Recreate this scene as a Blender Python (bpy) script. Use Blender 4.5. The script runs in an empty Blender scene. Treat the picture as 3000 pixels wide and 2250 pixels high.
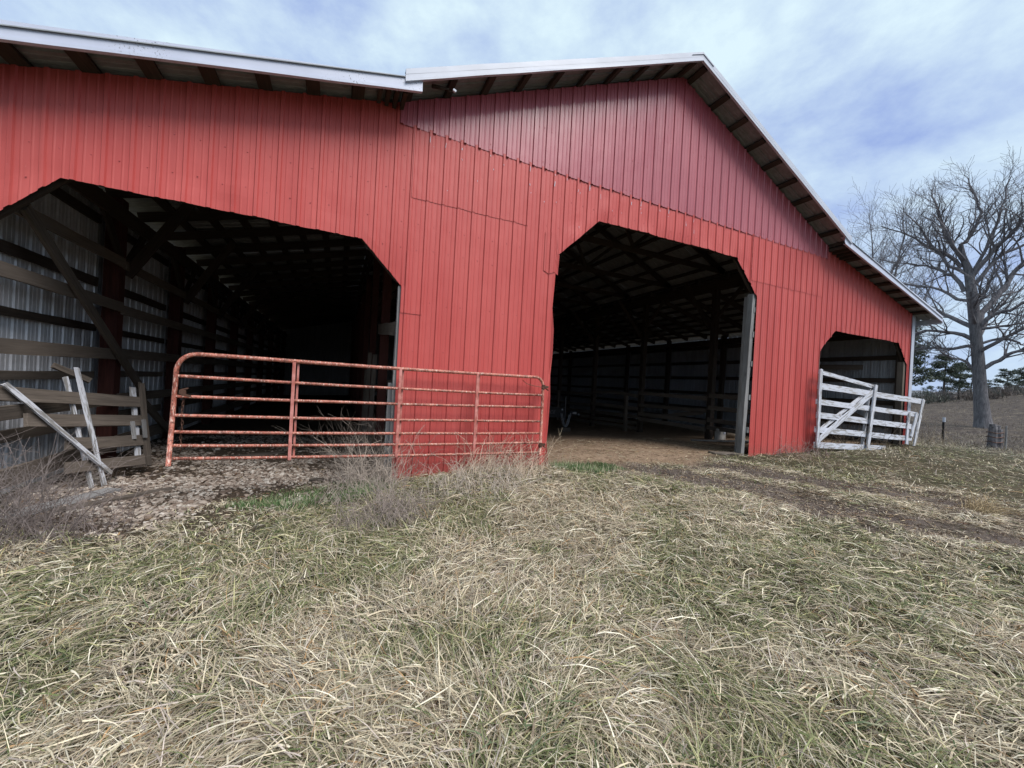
import bpy, bmesh, math, random
import numpy as np
from mathutils import Matrix, Vector

random.seed(7)
RNG = np.random.default_rng(11)
sc = bpy.context.scene
COL = sc.collection

# ------------------------------------------------------------------ camera
CAM = Vector((0.0, -5.592, 1.45))
RT = Vector((0.90938798, -0.41246914, 0.05369092))
UP = Vector((-0.04757454, 0.02509153, 0.99855249))
FW = Vector((0.41321928, 0.91062595, -0.0031949))
cam_d = bpy.data.cameras.new('camera')
cam_o = bpy.data.objects.new('camera', cam_d)
COL.objects.link(cam_o)
m = Matrix.Identity(4)
for i in range(3):
    m[i][0], m[i][1], m[i][2], m[i][3] = RT[i], UP[i], -FW[i], CAM[i]
cam_o.matrix_world = m
cam_d.sensor_width = 36.0
cam_d.lens = 36.0 * 1127.0 / 3000.0
cam_d.clip_start = 0.05
cam_d.clip_end = 3000
sc.camera = cam_o

# ------------------------------------------------------------------ world, sun, exposure
SUN_EL, SUN_AZ = math.radians(52), math.radians(156)      # azimuth clockwise from +Y: behind the viewer, a little right
w = bpy.data.worlds.new('World'); sc.world = w; w.use_nodes = True
nt = w.node_tree; nt.nodes.clear()
def N(tree, typ, **kw):
    n = tree.nodes.new(typ)
    for k, v in kw.items():
        if k == 'inp':
            for a, b in v.items(): n.inputs[a].default_value = b
        else: setattr(n, k, v)
    return n
out = N(nt, 'ShaderNodeOutputWorld'); bg = N(nt, 'ShaderNodeBackground', inp={'Strength': 0.056})
sky = N(nt, 'ShaderNodeTexSky', sky_type='NISHITA', sun_disc=False, sun_elevation=SUN_EL, sun_rotation=SUN_AZ)
tc = N(nt, 'ShaderNodeTexCoord'); sep = N(nt, 'ShaderNodeSeparateXYZ')
nt.links.new(tc.outputs['Generated'], sep.inputs[0])
zz = N(nt, 'ShaderNodeMath', operation='MAXIMUM', inp={1: 0.0}); nt.links.new(sep.outputs['Z'], zz.inputs[0])
za = N(nt, 'ShaderNodeMath', operation='ADD', inp={1: 0.22}); nt.links.new(zz.outputs[0], za.inputs[0])
dx = N(nt, 'ShaderNodeMath', operation='DIVIDE'); dy = N(nt, 'ShaderNodeMath', operation='DIVIDE')
nt.links.new(sep.outputs['X'], dx.inputs[0]); nt.links.new(za.outputs[0], dx.inputs[1])
nt.links.new(sep.outputs['Y'], dy.inputs[0]); nt.links.new(za.outputs[0], dy.inputs[1])
cb = N(nt, 'ShaderNodeCombineXYZ'); nt.links.new(dx.outputs[0], cb.inputs[0]); nt.links.new(dy.outputs[0], cb.inputs[1])
mp = N(nt, 'ShaderNodeMapping', inp={'Location': (2.3, 0.4, 1.1), 'Rotation': (0.3, 0.2, 0.5), 'Scale': (1.0, 1.0, 1.7)})
nt.links.new(tc.outputs['Generated'], mp.inputs[0])
n1 = N(nt, 'ShaderNodeTexNoise', inp={'Scale': 2.3, 'Detail': 9.0, 'Roughness': 0.60, 'Distortion': 0.1})
nt.links.new(mp.outputs[0], n1.inputs['Vector'])
cr = N(nt, 'ShaderNodeValToRGB')
cr.color_ramp.elements[0].position = 0.33; cr.color_ramp.elements[0].color = (0, 0, 0, 1)
cr.color_ramp.elements[1].position = 0.585; cr.color_ramp.elements[1].color = (1, 1, 1, 1)
nt.links.new(n1.outputs['Fac'], cr.inputs[0])
cl = N(nt, 'ShaderNodeMix', data_type='RGBA')       # shaded cloud base -> thin bright cloud
cl.inputs['A'].default_value = (2.35, 3.15, 5.5, 1); cl.inputs['B'].default_value = (5.3, 6.5, 7.0, 1)
nt.links.new(cr.outputs[0], cl.inputs['Factor'])
mx = N(nt, 'ShaderNodeMix', data_type='RGBA'); mx.inputs['Factor'].default_value = 0.92
nt.links.new(sky.outputs[0], mx.inputs['A']); nt.links.new(cl.outputs['Result'], mx.inputs['B'])
nt.links.new(mx.outputs['Result'], bg.inputs[0]); nt.links.new(bg.outputs[0], out.inputs[0])

sun_d = bpy.data.lights.new('sun', 'SUN'); sun_d.energy = 1.5; sun_d.angle = math.radians(34); sun_d.color = (1.0, 0.96, 0.92)
sun_o = bpy.data.objects.new('sun', sun_d); COL.objects.link(sun_o)
sd = Vector((math.sin(SUN_AZ) * math.cos(SUN_EL), math.cos(SUN_AZ) * math.cos(SUN_EL), math.sin(SUN_EL)))
sun_o.location = sd * 60
sun_o.rotation_euler = (-sd).to_track_quat('-Z', 'Y').to_euler()

sc.view_settings.view_transform = 'Standard'; sc.view_settings.look = 'None'
sc.view_settings.exposure = 1.43; sc.view_settings.gamma = 1.0
sc.view_settings.use_curve_mapping = False
sc.render.engine = 'CYCLES'
sc.cycles.max_bounces = 6; sc.cycles.diffuse_bounces = 2; sc.cycles.glossy_bounces = 3
sc.cycles.transparent_max_bounces = 8
sc.cycles.use_denoising = True

# ------------------------------------------------------------------ helpers
WM = {}
def wm(o): return WM.get(o.name, Matrix.Identity(4))
def put(o, mat=None, parent=None):
    mat = mat or Matrix.Identity(4)
    COL.objects.link(o)
    WM[o.name] = mat.copy()
    if parent is not None:
        o.parent = parent
        o.matrix_basis = wm(parent).inverted() @ mat
    else:
        o.matrix_basis = mat
    return o
def tag(o, label=None, cat=None, group=None, kind=None):
    if label: o['label'] = label
    if cat: o['category'] = cat
    if group: o['group'] = group
    if kind: o['kind'] = kind
    return o
def empty(name, loc, label, cat, group=None, parent=None):
    o = bpy.data.objects.new(name, None); o.empty_display_size = 0.2
    put(o, Matrix.Translation(Vector(loc)), parent)
    return tag(o, label, cat, group)
def mesh_np(name, V, F, smooth=False):
    """V (n,3); F list of index arrays, each (k, c)"""
    me = bpy.data.meshes.new(name)
    V = np.asarray(V, np.float32); me.vertices.add(len(V)); me.vertices.foreach_set('co', V.ravel())
    if not isinstance(F, (list, tuple)) or (len(F) and np.ndim(F[0]) != 2): F = [np.asarray(F)]
    F = [np.asarray(f, np.int32) for f in F if len(f)]
    tot = sum(f.size for f in F); npoly = sum(len(f) for f in F)
    me.loops.add(tot); me.polygons.add(npoly)
    me.loops.foreach_set('vertex_index', np.concatenate([f.ravel() for f in F]))
    counts = np.concatenate([np.full(len(f), f.shape[1], np.int32) for f in F])
    me.polygons.foreach_set('loop_start', np.concatenate([[0], np.cumsum(counts)[:-1]]).astype(np.int32))
    me.update(calc_edges=True); me.validate()
    if smooth: me.shade_smooth()
    else: me.shade_flat()
    return me
def color_attr(me, C):
    a = me.color_attributes.new('Col', 'FLOAT_COLOR', 'POINT')
    C = np.asarray(C, np.float32)
    if C.shape[1] == 3: C = np.concatenate([C, np.ones((len(C), 1), np.float32)], 1)
    a.data.foreach_set('color', C.ravel())
def obj(name, me, mat, parent=None, matrix=None):
    o = bpy.data.objects.new(name, me)
    if mat and not me.materials: me.materials.append(mat)
    return put(o, matrix, parent)

class MB:
    def __init__(s): s.v = []; s.f4 = []; s.f3 = []
    def add(s, vs, quads=(), tris=()):
        b = len(s.v); s.v += [tuple(p) for p in vs]
        s.f4 += [[i + b for i in q] for q in quads]; s.f3 += [[i + b for i in t] for t in tris]
    def box(s, c, d, rot=None):
        hx, hy, hz = d[0] / 2, d[1] / 2, d[2] / 2
        P = [Vector((x, y, z)) for x in (-hx, hx) for y in (-hy, hy) for z in (-hz, hz)]
        if rot: P = [rot @ p for p in P]
        s.add([p + Vector(c) for p in P], [(0, 1, 3, 2), (4, 6, 7, 5), (0, 4, 5, 1), (2, 3, 7, 6), (0, 2, 6, 4), (1, 5, 7, 3)])
    def tube(s, pts, rad, n=8, cap=True):
        pts = [Vector(p) for p in pts]
        if not hasattr(rad, '__len__'): rad = [rad] * len(pts)
        b = len(s.v); ref = None
        for i, p in enumerate(pts):
            t = (pts[min(i + 1, len(pts) - 1)] - pts[max(i - 1, 0)])
            t = t.normalized() if t.length > 1e-9 else Vector((0, 0, 1))
            if ref is None: ref = Vector((0, 0, 1)) if abs(t.z) < 0.9 else Vector((1, 0, 0))
            a = t.cross(ref); a = a.normalized() if a.length > 1e-6 else t.orthogonal().normalized()
            c = a.cross(t).normalized(); ref = c
            for k in range(n):
                th = 2 * math.pi * k / n
                s.v.append(tuple(p + (a * math.cos(th) + c * math.sin(th)) * rad[i]))
        for i in range(len(pts) - 1):
            for k in range(n):
                s.f4.append([b + i * n + k, b + i * n + (k + 1) % n, b + (i + 1) * n + (k + 1) % n, b + (i + 1) * n + k])
        if cap:
            for i, fl in ((0, True), (len(pts) - 1, False)):
                c = len(s.v); s.v.append(tuple(pts[i]))
                for k in range(n):
                    q = [b + i * n + k, b + i * n + (k + 1) % n, c]
                    s.f3.append(q[::-1] if not fl else q)
    def mesh(s, name, smooth=False):
        F = []
        if s.f4: F.append(np.array(s.f4))
        if s.f3: F.append(np.array(s.f3))
        return mesh_np(name, s.v, F, smooth)
    def build(s, name, mat, parent=None, smooth=False):
        return obj(name, s.mesh(name, smooth), mat, parent)

def vnoise(x, y, seed=0):
    """value noise 0..1"""
    x = np.asarray(x, np.float64); y = np.asarray(y, np.float64)
    xi = np.floor(x).astype(np.int64); yi = np.floor(y).astype(np.int64)
    fx = x - xi; fy = y - yi; fx = fx * fx * (3 - 2 * fx); fy = fy * fy * (3 - 2 * fy)
    def h(a, b):
        n = (a * 374761393 + b * 668265263 + seed * 1442695041) & 0xffffffff
        n = ((n ^ (n >> 13)) * 1274126177) & 0xffffffff
        return ((n ^ (n >> 16)) & 0xffff) / 65535.0
    return (h(xi, yi) * (1 - fx) + h(xi + 1, yi) * fx) * (1 - fy) + (h(xi, yi + 1) * (1 - fx) + h(xi + 1, yi + 1) * fx) * fy
def fbm(x, y, seed=0, octv=3):
    s = 0; a = 0.5; t = 0
    for k in range(octv):
        s = s + a * vnoise(np.asarray(x) * 2 ** k, np.asarray(y) * 2 ** k, seed + k * 17); t += a; a *= 0.5
    return s / t
def sstep(a, b, x):
    t = np.clip((np.asarray(x, np.float64) - a) / (b - a), 0, 1); return t * t * (3 - 2 * t)

def board(name, p0, p1, wd, th, mat, parent=None, side=None, jit=0.0, segs=1, bow=0.0):
    """a sawn board from p0 to p1; wd across, th thick; side = direction of the thickness"""
    p0, p1 = Vector(p0), Vector(p1); L = (p1 - p0).length
    X = (p1 - p0).normalized(); sd_ = Vector(side) if side is not None else Vector((0, 1, 0))
    Y = sd_ - X * sd_.dot(X)
    if Y.length < 1e-4: Y = X.orthogonal()
    Y.normalize(); Z = X.cross(Y)
    key = (round(L, 2), wd, th, segs, jit, bow) if jit == 0 and bow == 0 else None
    V = []; F = []
    for i in range(segs + 1):
        t = i / segs; j = lambda: random.uniform(-jit, jit)
        oz = bow * math.sin(math.pi * t)
        x0 = L * t
        for (y, z) in ((-th / 2, -wd / 2), (th / 2, -wd / 2), (th / 2, wd / 2), (-th / 2, wd / 2)):
            V.append((x0 + (j() * 2 if i in (0, segs) else 0), y + j() * 0.3, z + j() + oz))
    for i in range(segs):
        a = i * 4
        for k in range(4): F.append([a + k, a + (k + 1) % 4, a + 4 + (k + 1) % 4, a + 4 + k])
    F.append([3, 2, 1, 0]); e = segs * 4; F.append([e, e + 1, e + 2, e + 3])
    F = [f[::-1] for f in F]
    me = mesh_np(name, V, np.array(F))
    M = Matrix(((X.x, Y.x, Z.x, p0.x), (X.y, Y.y, Z.y, p0.y), (X.z, Y.z, Z.z, p0.z), (0, 0, 0, 1)))
    return obj(name, me, mat, parent, M)

# ------------------------------------------------------------------ materials
MATS = {}
def newmat(name):
    mt = bpy.data.materials.new(name); mt.use_nodes = True
    t = mt.node_tree; b = t.nodes['Principled BSDF']; return mt, t, b
def ramp(t, fac, stops):
    r = t.nodes.new('ShaderNodeValToRGB'); el = r.color_ramp.elements
    while len(el) < len(stops): el.new(0.5)
    for e, (p, c) in zip(el, stops): e.position = p; e.color = (*c, 1) if len(c) == 3 else c
    t.links.new(fac, r.inputs[0]); return r.outputs[0]
def noise(t, vec, scale, detail=4, rough=0.55, dist=0.0):
    n = N(t, 'ShaderNodeTexNoise', inp={'Scale': scale, 'Detail': detail, 'Roughness': rough, 'Distortion': dist})
    if vec is not None: t.links.new(vec, n.inputs['Vector'])
    return n.outputs['Fac']
def mapping(t, src, scale=(1, 1, 1), loc=(0, 0, 0)):
    mpn = N(t, 'ShaderNodeMapping', inp={'Scale': scale, 'Location': loc}); t.links.new(src, mpn.inputs[0]); return mpn.outputs[0]
def mixc(t, f, a, b, typ='MIX'):
    mxn = N(t, 'ShaderNodeMix', data_type='RGBA', blend_type=typ)
    for k, v in (('Factor', f), ('A', a), ('B', b)):
        s = [i for i in mxn.inputs if i.name == k and (i.type == 'RGBA' or k == 'Factor')][0]
        if isinstance(v, bpy.types.NodeSocket): t.links.new(v, s)
        else: s.default_value = v if k == 'Factor' else (*v, 1)
    return [o for o in mxn.outputs if o.type == 'RGBA'][0]
def bump(t, b, h, strength=0.3, dist=0.01):
    bn = N(t, 'ShaderNodeBump', inp={'Strength': strength, 'Distance': dist}); t.links.new(h, bn.inputs['Height']); t.links.new(bn.outputs[0], b.inputs['Normal'])
def objinfo_rand(t):
    return t.nodes.new('ShaderNodeObjectInfo').outputs['Random']
def texco(t, k='Object'): return t.nodes.new('ShaderNodeTexCoord').outputs[k]
def geo_pos(t): return t.nodes.new('ShaderNodeNewGeometry').outputs['Position']

def red_metal(name, base, fade, rough, spec, coat, dirt=0.25):
    mt, t, b = newmat(name); p = geo_pos(t)
    f = noise(t, mapping(t, p, (1.2, 1.2, 0.35)), 1.6, 5)
    c = ramp(t, f, [(0.3, base), (0.72, fade)])
    st = noise(t, mapping(t, p, (9, 9, 0.35)), 1.5, 4, 0.6)            # run-off streaks
    c = mixc(t, ramp(t, st, [(0.52, (0, 0, 0)), (0.75, (dirt, dirt, dirt))]), c, tuple(x * 0.55 for x in base))
    sp = noise(t, mapping(t, p, (1, 1, 1)), 95, 2, 0.5)
    c = mixc(t, ramp(t, sp, [(0.74, (0, 0, 0)), (0.78, (0.5, 0.5, 0.5))]), c, (0.55, 0.38, 0.36))
    sz = N(t, 'ShaderNodeSeparateXYZ'); t.links.new(p, sz.inputs[0])
    mz = N(t, 'ShaderNodeMapRange', inp={'From Min': 0.05, 'From Max': 0.6, 'To Min': 0.62, 'To Max': 0.30}); t.links.new(sz.outputs['Z'], mz.inputs[0])
    lt = N(t, 'ShaderNodeMath', operation='LESS_THAN'); t.links.new(noise(t, mapping(t, p, (3, 3, 1.4)), 9, 5, 0.7), lt.inputs[0]); t.links.new(mz.outputs[0], lt.inputs[1])
    mud_ = N(t, 'ShaderNodeMath', operation='MULTIPLY', inp={1: 0.28}); t.links.new(lt.outputs[0], mud_.inputs[0])
    c = mixc(t, mud_.outputs[0], c, (0.16, 0.09, 0.07))
    rnd = N(t, 'ShaderNodeMath', operation='MULTIPLY', inp={1: 0.16}); t.links.new(objinfo_rand(t), rnd.inputs[0])
    c = mixc(t, rnd.outputs[0], c, tuple(min(1, x * 1.5) for x in fade))
    t.links.new(c, b.inputs['Base Color'])
    rr = ramp(t, f, [(0.3, (rough,) * 3), (0.8, (rough + 0.15,) * 3)]); t.links.new(rr, b.inputs['Roughness'])
    b.inputs['Specular IOR Level'].default_value = spec
    b.inputs['Coat Weight'].default_value = coat; b.inputs['Coat Roughness'].default_value = 0.22
    bump(t, b, noise(t, mapping(t, p, (1, 1, 0.5)), 3.0, 2), 0.4, 0.03)
    return mt
M_RED = red_metal('red_siding_paint', (0.40, 0.055, 0.049), (0.47, 0.086, 0.076), 0.42, 0.4, 0.0)
M_GABLE = red_metal('glossy_red_siding_paint', (0.31, 0.058, 0.078), (0.37, 0.080, 0.10), 0.36, 0.55, 0.32, 0.1)
M_SCREW = red_metal('red_screw_paint', (0.30, 0.035, 0.04), (0.5, 0.12, 0.12), 0.5, 0.4, 0.0)

def simple(name, col, rough=0.5, metal=0.0, var=0.25, scale=4.0, spec=0.5, bumps=0.0, col2=None):
    mt, t, b = newmat(name); o = texco(t)
    f = noise(t, o, scale, 5)
    c2 = col2 or tuple(x * (1 - var) for x in col)
    t.links.new(ramp(t, f, [(0.35, c2), (0.68, col)]), b.inputs['Base Color'])
    b.inputs['Roughness'].default_value = rough; b.inputs['Metallic'].default_value = metal
    b.inputs['Specular IOR Level'].default_value = spec
    if bumps: bump(t, b, noise(t, o, scale * 5, 4), bumps, 0.01)
    return mt
M_WHITE_TRIM = simple('white_trim_paint', (0.47, 0.50, 0.58), 0.4, var=0.14, scale=2.0)
def trim_chipped():
    mt, t, b = newmat('white_trim_paint_chipped'); p = geo_pos(t)
    a = ramp(t, noise(t, mapping(t, p, (0.8, 0.8, 0.8)), 1.3, 2), [(0.56, (0, 0, 0)), (0.66, (1, 1, 1))])
    k = ramp(t, noise(t, p, 55, 3), [(0.60, (0, 0, 0)), (0.64, (1, 1, 1))])
    mm = N(t, 'ShaderNodeMath', operation='MULTIPLY'); t.links.new(a, mm.inputs[0]); t.links.new(k, mm.inputs[1])
    c = mixc(t, mm.outputs[0], ramp(t, noise(t, p, 3, 3), [(0.3, (0.46, 0.49, 0.60)), (0.7, (0.52, 0.55, 0.66))]), (0.16, 0.17, 0.2))
    t.links.new(c, b.inputs['Base Color']); b.inputs['Roughness'].default_value = 0.42
    return mt
M_TRIM = trim_chipped()
def galv(name, col, metal=0.35):
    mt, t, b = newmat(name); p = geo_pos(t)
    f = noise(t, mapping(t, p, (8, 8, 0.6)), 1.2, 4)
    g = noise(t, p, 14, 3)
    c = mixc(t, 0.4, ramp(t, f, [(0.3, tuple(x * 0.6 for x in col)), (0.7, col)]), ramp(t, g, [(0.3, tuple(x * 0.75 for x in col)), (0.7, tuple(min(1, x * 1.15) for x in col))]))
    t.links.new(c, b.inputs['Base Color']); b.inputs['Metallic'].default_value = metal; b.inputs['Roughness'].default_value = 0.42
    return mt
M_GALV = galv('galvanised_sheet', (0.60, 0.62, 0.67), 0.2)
M_GALVR = galv('shaded_galvanised_sheet', (0.33, 0.345, 0.38), 0.2)  # darker copy of the left wall's sheet, interior shade put into the colour
M_BACK = galv('shaded_back_wall_sheet', (0.12, 0.12, 0.13), 0.1)  # back wall sheet darkened, gloom of the deep barn put into the colour
M_ROOFU = galv('roof_sheet', (0.235, 0.24, 0.245), 0.1)

def wood(name, dark, light, grain=1.0, rough=0.8, paint=None, paint_amt=0.5, knots=True):
    mt, t, b = newmat(name); o = texco(t)
    rnd = objinfo_rand(t)
    off = N(t, 'ShaderNodeCombineXYZ'); ml = N(t, 'ShaderNodeMath', operation='MULTIPLY', inp={1: 37.0}); t.links.new(rnd, ml.inputs[0])
    for k in range(3): t.links.new(ml.outputs[0], off.inputs[k])
    ad = N(t, 'ShaderNodeVectorMath', operation='ADD'); t.links.new(o, ad.inputs[0]); t.links.new(off.outputs[0], ad.inputs[1])
    v = ad.outputs[0]
    f = noise(t, mapping(t, v, (1.6, 34, 34)), 1.6 * grain, 5, 0.6, 0.4)
    big = noise(t, mapping(t, v, (1.2, 4, 4)), 1.0, 3)
    c = ramp(t, f, [(0.3, dark), (0.7, light)])
    c = mixc(t, ramp(t, big, [(0.35, (0, 0, 0)), (0.75, (0.55, 0.55, 0.55))]), c, tuple(x * 0.5 for x in dark))
    if knots:
        vo = N(t, 'ShaderNodeTexVoronoi', inp={'Scale': 1.0}); t.links.new(mapping(t, v, (2.2, 6, 6)), vo.inputs['Vector'])
        c = mixc(t, ramp(t, vo.outputs['Distance'], [(0.06, (0.7, 0.7, 0.7)), (0.14, (0, 0, 0))]), c, tuple(x * 0.35 for x in dark))
    mlr = N(t, 'ShaderNodeMath', operation='MULTIPLY', inp={1: 0.35}); t.links.new(rnd, mlr.inputs[0])
    c = mixc(t, mlr.outputs[0], c, tuple(min(1, x * 1.3) for x in light))
    h = f
    if paint:
        pn = noise(t, mapping(t, v, (3.5, 26, 26)), 0.9, 6, 0.6)
        msk = ramp(t, pn, [(paint_amt - 0.03, (1, 1, 1)), (paint_amt + 0.05, (0, 0, 0))])
        c = mixc(t, msk, c, mixc(t, big, tuple(x * 0.85 for x in paint), paint))
    t.links.new(c, b.inputs['Base Color']); b.inputs['Roughness'].default_value = rough
    b.inputs['Specular IOR Level'].default_value = 0.2
    bump(t, b, h, 0.5, 0.006)
    return mt
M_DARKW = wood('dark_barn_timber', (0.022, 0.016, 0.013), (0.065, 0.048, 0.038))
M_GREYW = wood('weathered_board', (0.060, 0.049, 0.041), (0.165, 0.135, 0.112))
M_JAMB = wood('silvered_jamb_board', (0.115, 0.11, 0.108), (0.29, 0.285, 0.285))
M_REDW = wood('red_stained_post', (0.035, 0.012, 0.010), (0.085, 0.028, 0.022))
M_WHITEW = wood('worn_white_painted_board', (0.24, 0.235, 0.235), (0.38, 0.37, 0.37), paint=(0.57, 0.59, 0.66), paint_amt=0.53)
M_PEELW = wood('peeling_white_board', (0.17, 0.16, 0.15), (0.31, 0.30, 0.29), paint=(0.60, 0.61, 0.66), paint_amt=0.52)
def rusty():
    mt, t, b = newmat('rusty_red_gate_paint'); o = geo_pos(t)
    f = noise(t, o, 9, 6, 0.65); g = noise(t, mapping(t, o, (1, 1, 1)), 45, 4, 0.6); s = noise(t, mapping(t, o, (26, 26, 5)), 3.2, 3, 0.5)
    c = ramp(t, f, [(0.34, (0.14, 0.042, 0.028)), (0.48, (0.36, 0.105, 0.07)), (0.66, (0.52, 0.19, 0.135))])
    c = mixc(t, ramp(t, g, [(0.52, (0, 0, 0)), (0.60, (0.9, 0.9, 0.9))]), c, (0.12, 0.042, 0.025))
    c = mixc(t, ramp(t, s, [(0.58, (0, 0, 0)), (0.62, (0.85, 0.85, 0.85))]), c, (0.66, 0.46, 0.38))
    t.links.new(c, b.inputs['Base Color']); b.inputs['Roughness'].default_value = 0.55
    bump(t, b, g, 0.35, 0.004)
    return mt
M_RUST = rusty()
M_PINK = simple('faded_pink_gate_channel', (0.58, 0.24, 0.21), 0.55, col2=(0.36, 0.10, 0.075), scale=11, bumps=0.2)
M_CHAIN = simple('rusty_chain_steel', (0.12, 0.06, 0.04), 0.6, 0.5, scale=30)
M_BLACK = simple('black_trailer_enamel', (0.012, 0.012, 0.014), 0.35)
M_STEEL = simple('bright_zinc_steel', (0.42, 0.43, 0.46), 0.35, 0.6)
M_RUBBER = simple('black_rubber', (0.016, 0.016, 0.017), 0.8)
M_LETTER = simple('grey_lettering', (0.16, 0.16, 0.17), 0.5)
M_BUCKET = simple('dusty_white_plastic', (0.46, 0.45, 0.43), 0.5, col2=(0.22, 0.19, 0.16), scale=6)
M_TAN = simple('tan_plastic', (0.36, 0.31, 0.24), 0.55, col2=(0.22, 0.17, 0.12), scale=6)
M_STUMP = simple('silvered_split_log', (0.20, 0.19, 0.20), 0.9, col2=(0.05, 0.045, 0.05), scale=9, bumps=0.5)
M_BARK = None
def bark(name, a, c2, sc_=(6, 6, 1.2)):
    mt, t, b = newmat(name); p = texco(t)
    f = noise(t, mapping(t, p, sc_), 2.2, 6, 0.65, 0.6)
    t.links.new(ramp(t, f, [(0.3, a), (0.7, c2)]), b.inputs['Base Color']); b.inputs['Roughness'].default_value = 0.9
    b.inputs['Specular IOR Level'].default_value = 0.15
    bump(t, b, f, 0.9, 0.05); return mt
M_BARK = bark('grey_oak_bark', (0.058, 0.056, 0.064), (0.19, 0.185, 0.195))
M_TWIG = bark('pale_oak_limb_bark', (0.085, 0.080, 0.090), (0.23, 0.22, 0.235))
M_PBARK = bark('pine_bark', (0.04, 0.035, 0.035), (0.10, 0.085, 0.08))
def vcol(name, rough=0.7, trans=0.0, spec=0.25):
    mt, t, b = newmat(name); a = N(t, 'ShaderNodeVertexColor', layer_name='Col')
    t.links.new(a.outputs[0], b.inputs['Base Color']); b.inputs['Roughness'].default_value = rough
    b.inputs['Specular IOR Level'].default_value = spec
    if trans:
        tr = N(t, 'ShaderNodeBsdfTranslucent'); t.links.new(a.outputs[0], tr.inputs[0])
        ms = N(t, 'ShaderNodeMixShader', inp={0: trans}); t.links.new(b.outputs[0], ms.inputs[1]); t.links.new(tr.outputs[0], ms.inputs[2])
        t.links.new(ms.outputs[0], t.nodes['Material Output'].inputs[0])
    return mt
M_GRASS = vcol('grass_blades', 0.55, 0.18, 0.35)
M_STONE = vcol('limestone_gravel', 0.85)
M_WEED = vcol('dry_weed_stems', 0.8)
M_NEEDLE = vcol('pine_needles', 0.6, 0.15)
M_LEAF = vcol('dead_leaves', 0.7, 0.15)

# ------------------------------------------------------------------ ground
XL, XR, XC, BD = -3.50, 15.57, 5.83, 24.0            # barn: left wall, right wall, ridge, depth
TRK = np.array([(5.2, 0.8), (5.5, -0.3), (5.95, -1.3), (6.45, -2.4), (6.95, -3.6), (7.3, -4.8), (7.5, -7.0), (7.4, -12)])
def track_dist(x, y):
    """signed distance to the wheel-track centre line"""
    yy = np.clip(y, -12, 0.8); cx = np.interp(-yy, -TRK[:, 1], TRK[:, 0])
    return (x - cx) * 0.9
def ground_z(x, y, fine=True):
    x = np.asarray(x, np.float64); y = np.asarray(y, np.float64)
    z = np.interp(x, [-400, -8, -3, -1, 0.7, 3.2, 8.4, 15.5, 18, 23, 29, 36, 60, 95, 250, 900],
                  [-2, -0.2, -0.17, -0.11, -0.05, 0.06, 0.12, 0.22, 0.16, -0.08, 0.08, 0.33, 0.42, 0.55, 1.2, 2])
    z = z * sstep(-9, -2, y) + (0.012 * np.clip(x, -20, 25)) * (1 - sstep(-9, -2, y)) * (1 - sstep(25, 60, x)) + z * (1 - sstep(-9, -2, y)) * sstep(25, 60, x)
    z = z + np.clip(0.19 * (x * 0.345 - y), -0.9, 9) * sstep(38, 92, x) * (1 - 0.0 * x)
    inb = sstep(XL - 0.1, XL + 0.1, x) * (1 - sstep(XR - 0.1, XR + 0.1, x)) * sstep(0.0, 1.2, y) * (1 - sstep(BD - .3, BD, y))
    zi_main = np.interp(y, [0, 1.2, 3, 6, 9, 24], [0.09, 0.07, 0.0, -0.22, -0.36, -0.5])
    zi = np.where(x < 0.8, -0.17, np.where(x > 10.9, zi_main + 0.10 * (1 - sstep(0.5, 4.5, y)), zi_main))
    z = z * (1 - inb) + zi * inb
    if fine:
        near = np.exp(-((x - 4) ** 2 + (y + 3) ** 2) / 500.0)
        out_ = 1 - 0.75 * inb
        z = z + near * out_ * (0.10 * (fbm(x * 0.9 + 5, y * 0.9, 3, 3) - 0.5) + 0.07 * (fbm(x * 2.6, y * 2.6, 9, 2) - 0.5))
        d = track_dist(x, y)
        rut = np.exp(-((np.abs(d) - 0.72) / 0.26) ** 2) * (y < 0.3) * sstep(-14, -9, y)
        z = z - 0.045 * rut
        z = z + 0.16 * np.exp(-(((x - 2.0) / 1.7) ** 2 + ((y + 0.35) / 0.4) ** 2)) * 0.6
    return z
def gz(x, y): return float(ground_z(np.array([x]), np.array([y]))[0])
def masks(x, y):
    x = np.asarray(x, np.float64); y = np.asarray(y, np.float64)
    nz = (fbm(x * 1.5, y * 1.5, 21, 3) - 0.5); nz2 = fbm(x * 4, y * 4, 5, 3) - 0.5
    inside = sstep(XL, XL + .1, x) * (1 - sstep(XR - .1, XR, x)) * sstep(0.1, 0.5, y + nz * 0.5)
    apron = sstep(0, 0.5, 1 - np.hypot((x - 6.0) / 3.0, (y - 0.6) / 1.15) + nz * 0.5) * (y > -2)
    dirt = np.clip(np.maximum(inside * (x > 0.8), apron), 0, 1)
    ex = (x + 1.45) / 2.25; ey = (y - 1.2) / 2.35
    gravel = np.clip(sstep(-0.10, 0.22, 1 - np.hypot(ex, ey) + nz * 0.5 + nz2 * 0.25) * (x < 0.85 - 0 * y), 0, 1)
    gravel = np.maximum(gravel, inside * (x <= 0.8))
    d = track_dist(x, y)
    wob = nz * 0.95 + nz2 * 0.35
    rut = np.exp(-((np.abs(d + wob) - 0.72) / 0.45) ** 2)
    band = np.exp(-(d / 1.35) ** 4)
    mud = np.clip(rut * (0.65 + 1.6 * nz2 + 0.9 * sstep(-6, 0, y)) + 0.45 * band * sstep(-0.05, 0.2, nz2), 0, 1) * (y < 0.4) * (x > 2)
    mud = mud * sstep(-13, -8, y)
    return dirt, gravel, mud

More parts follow.
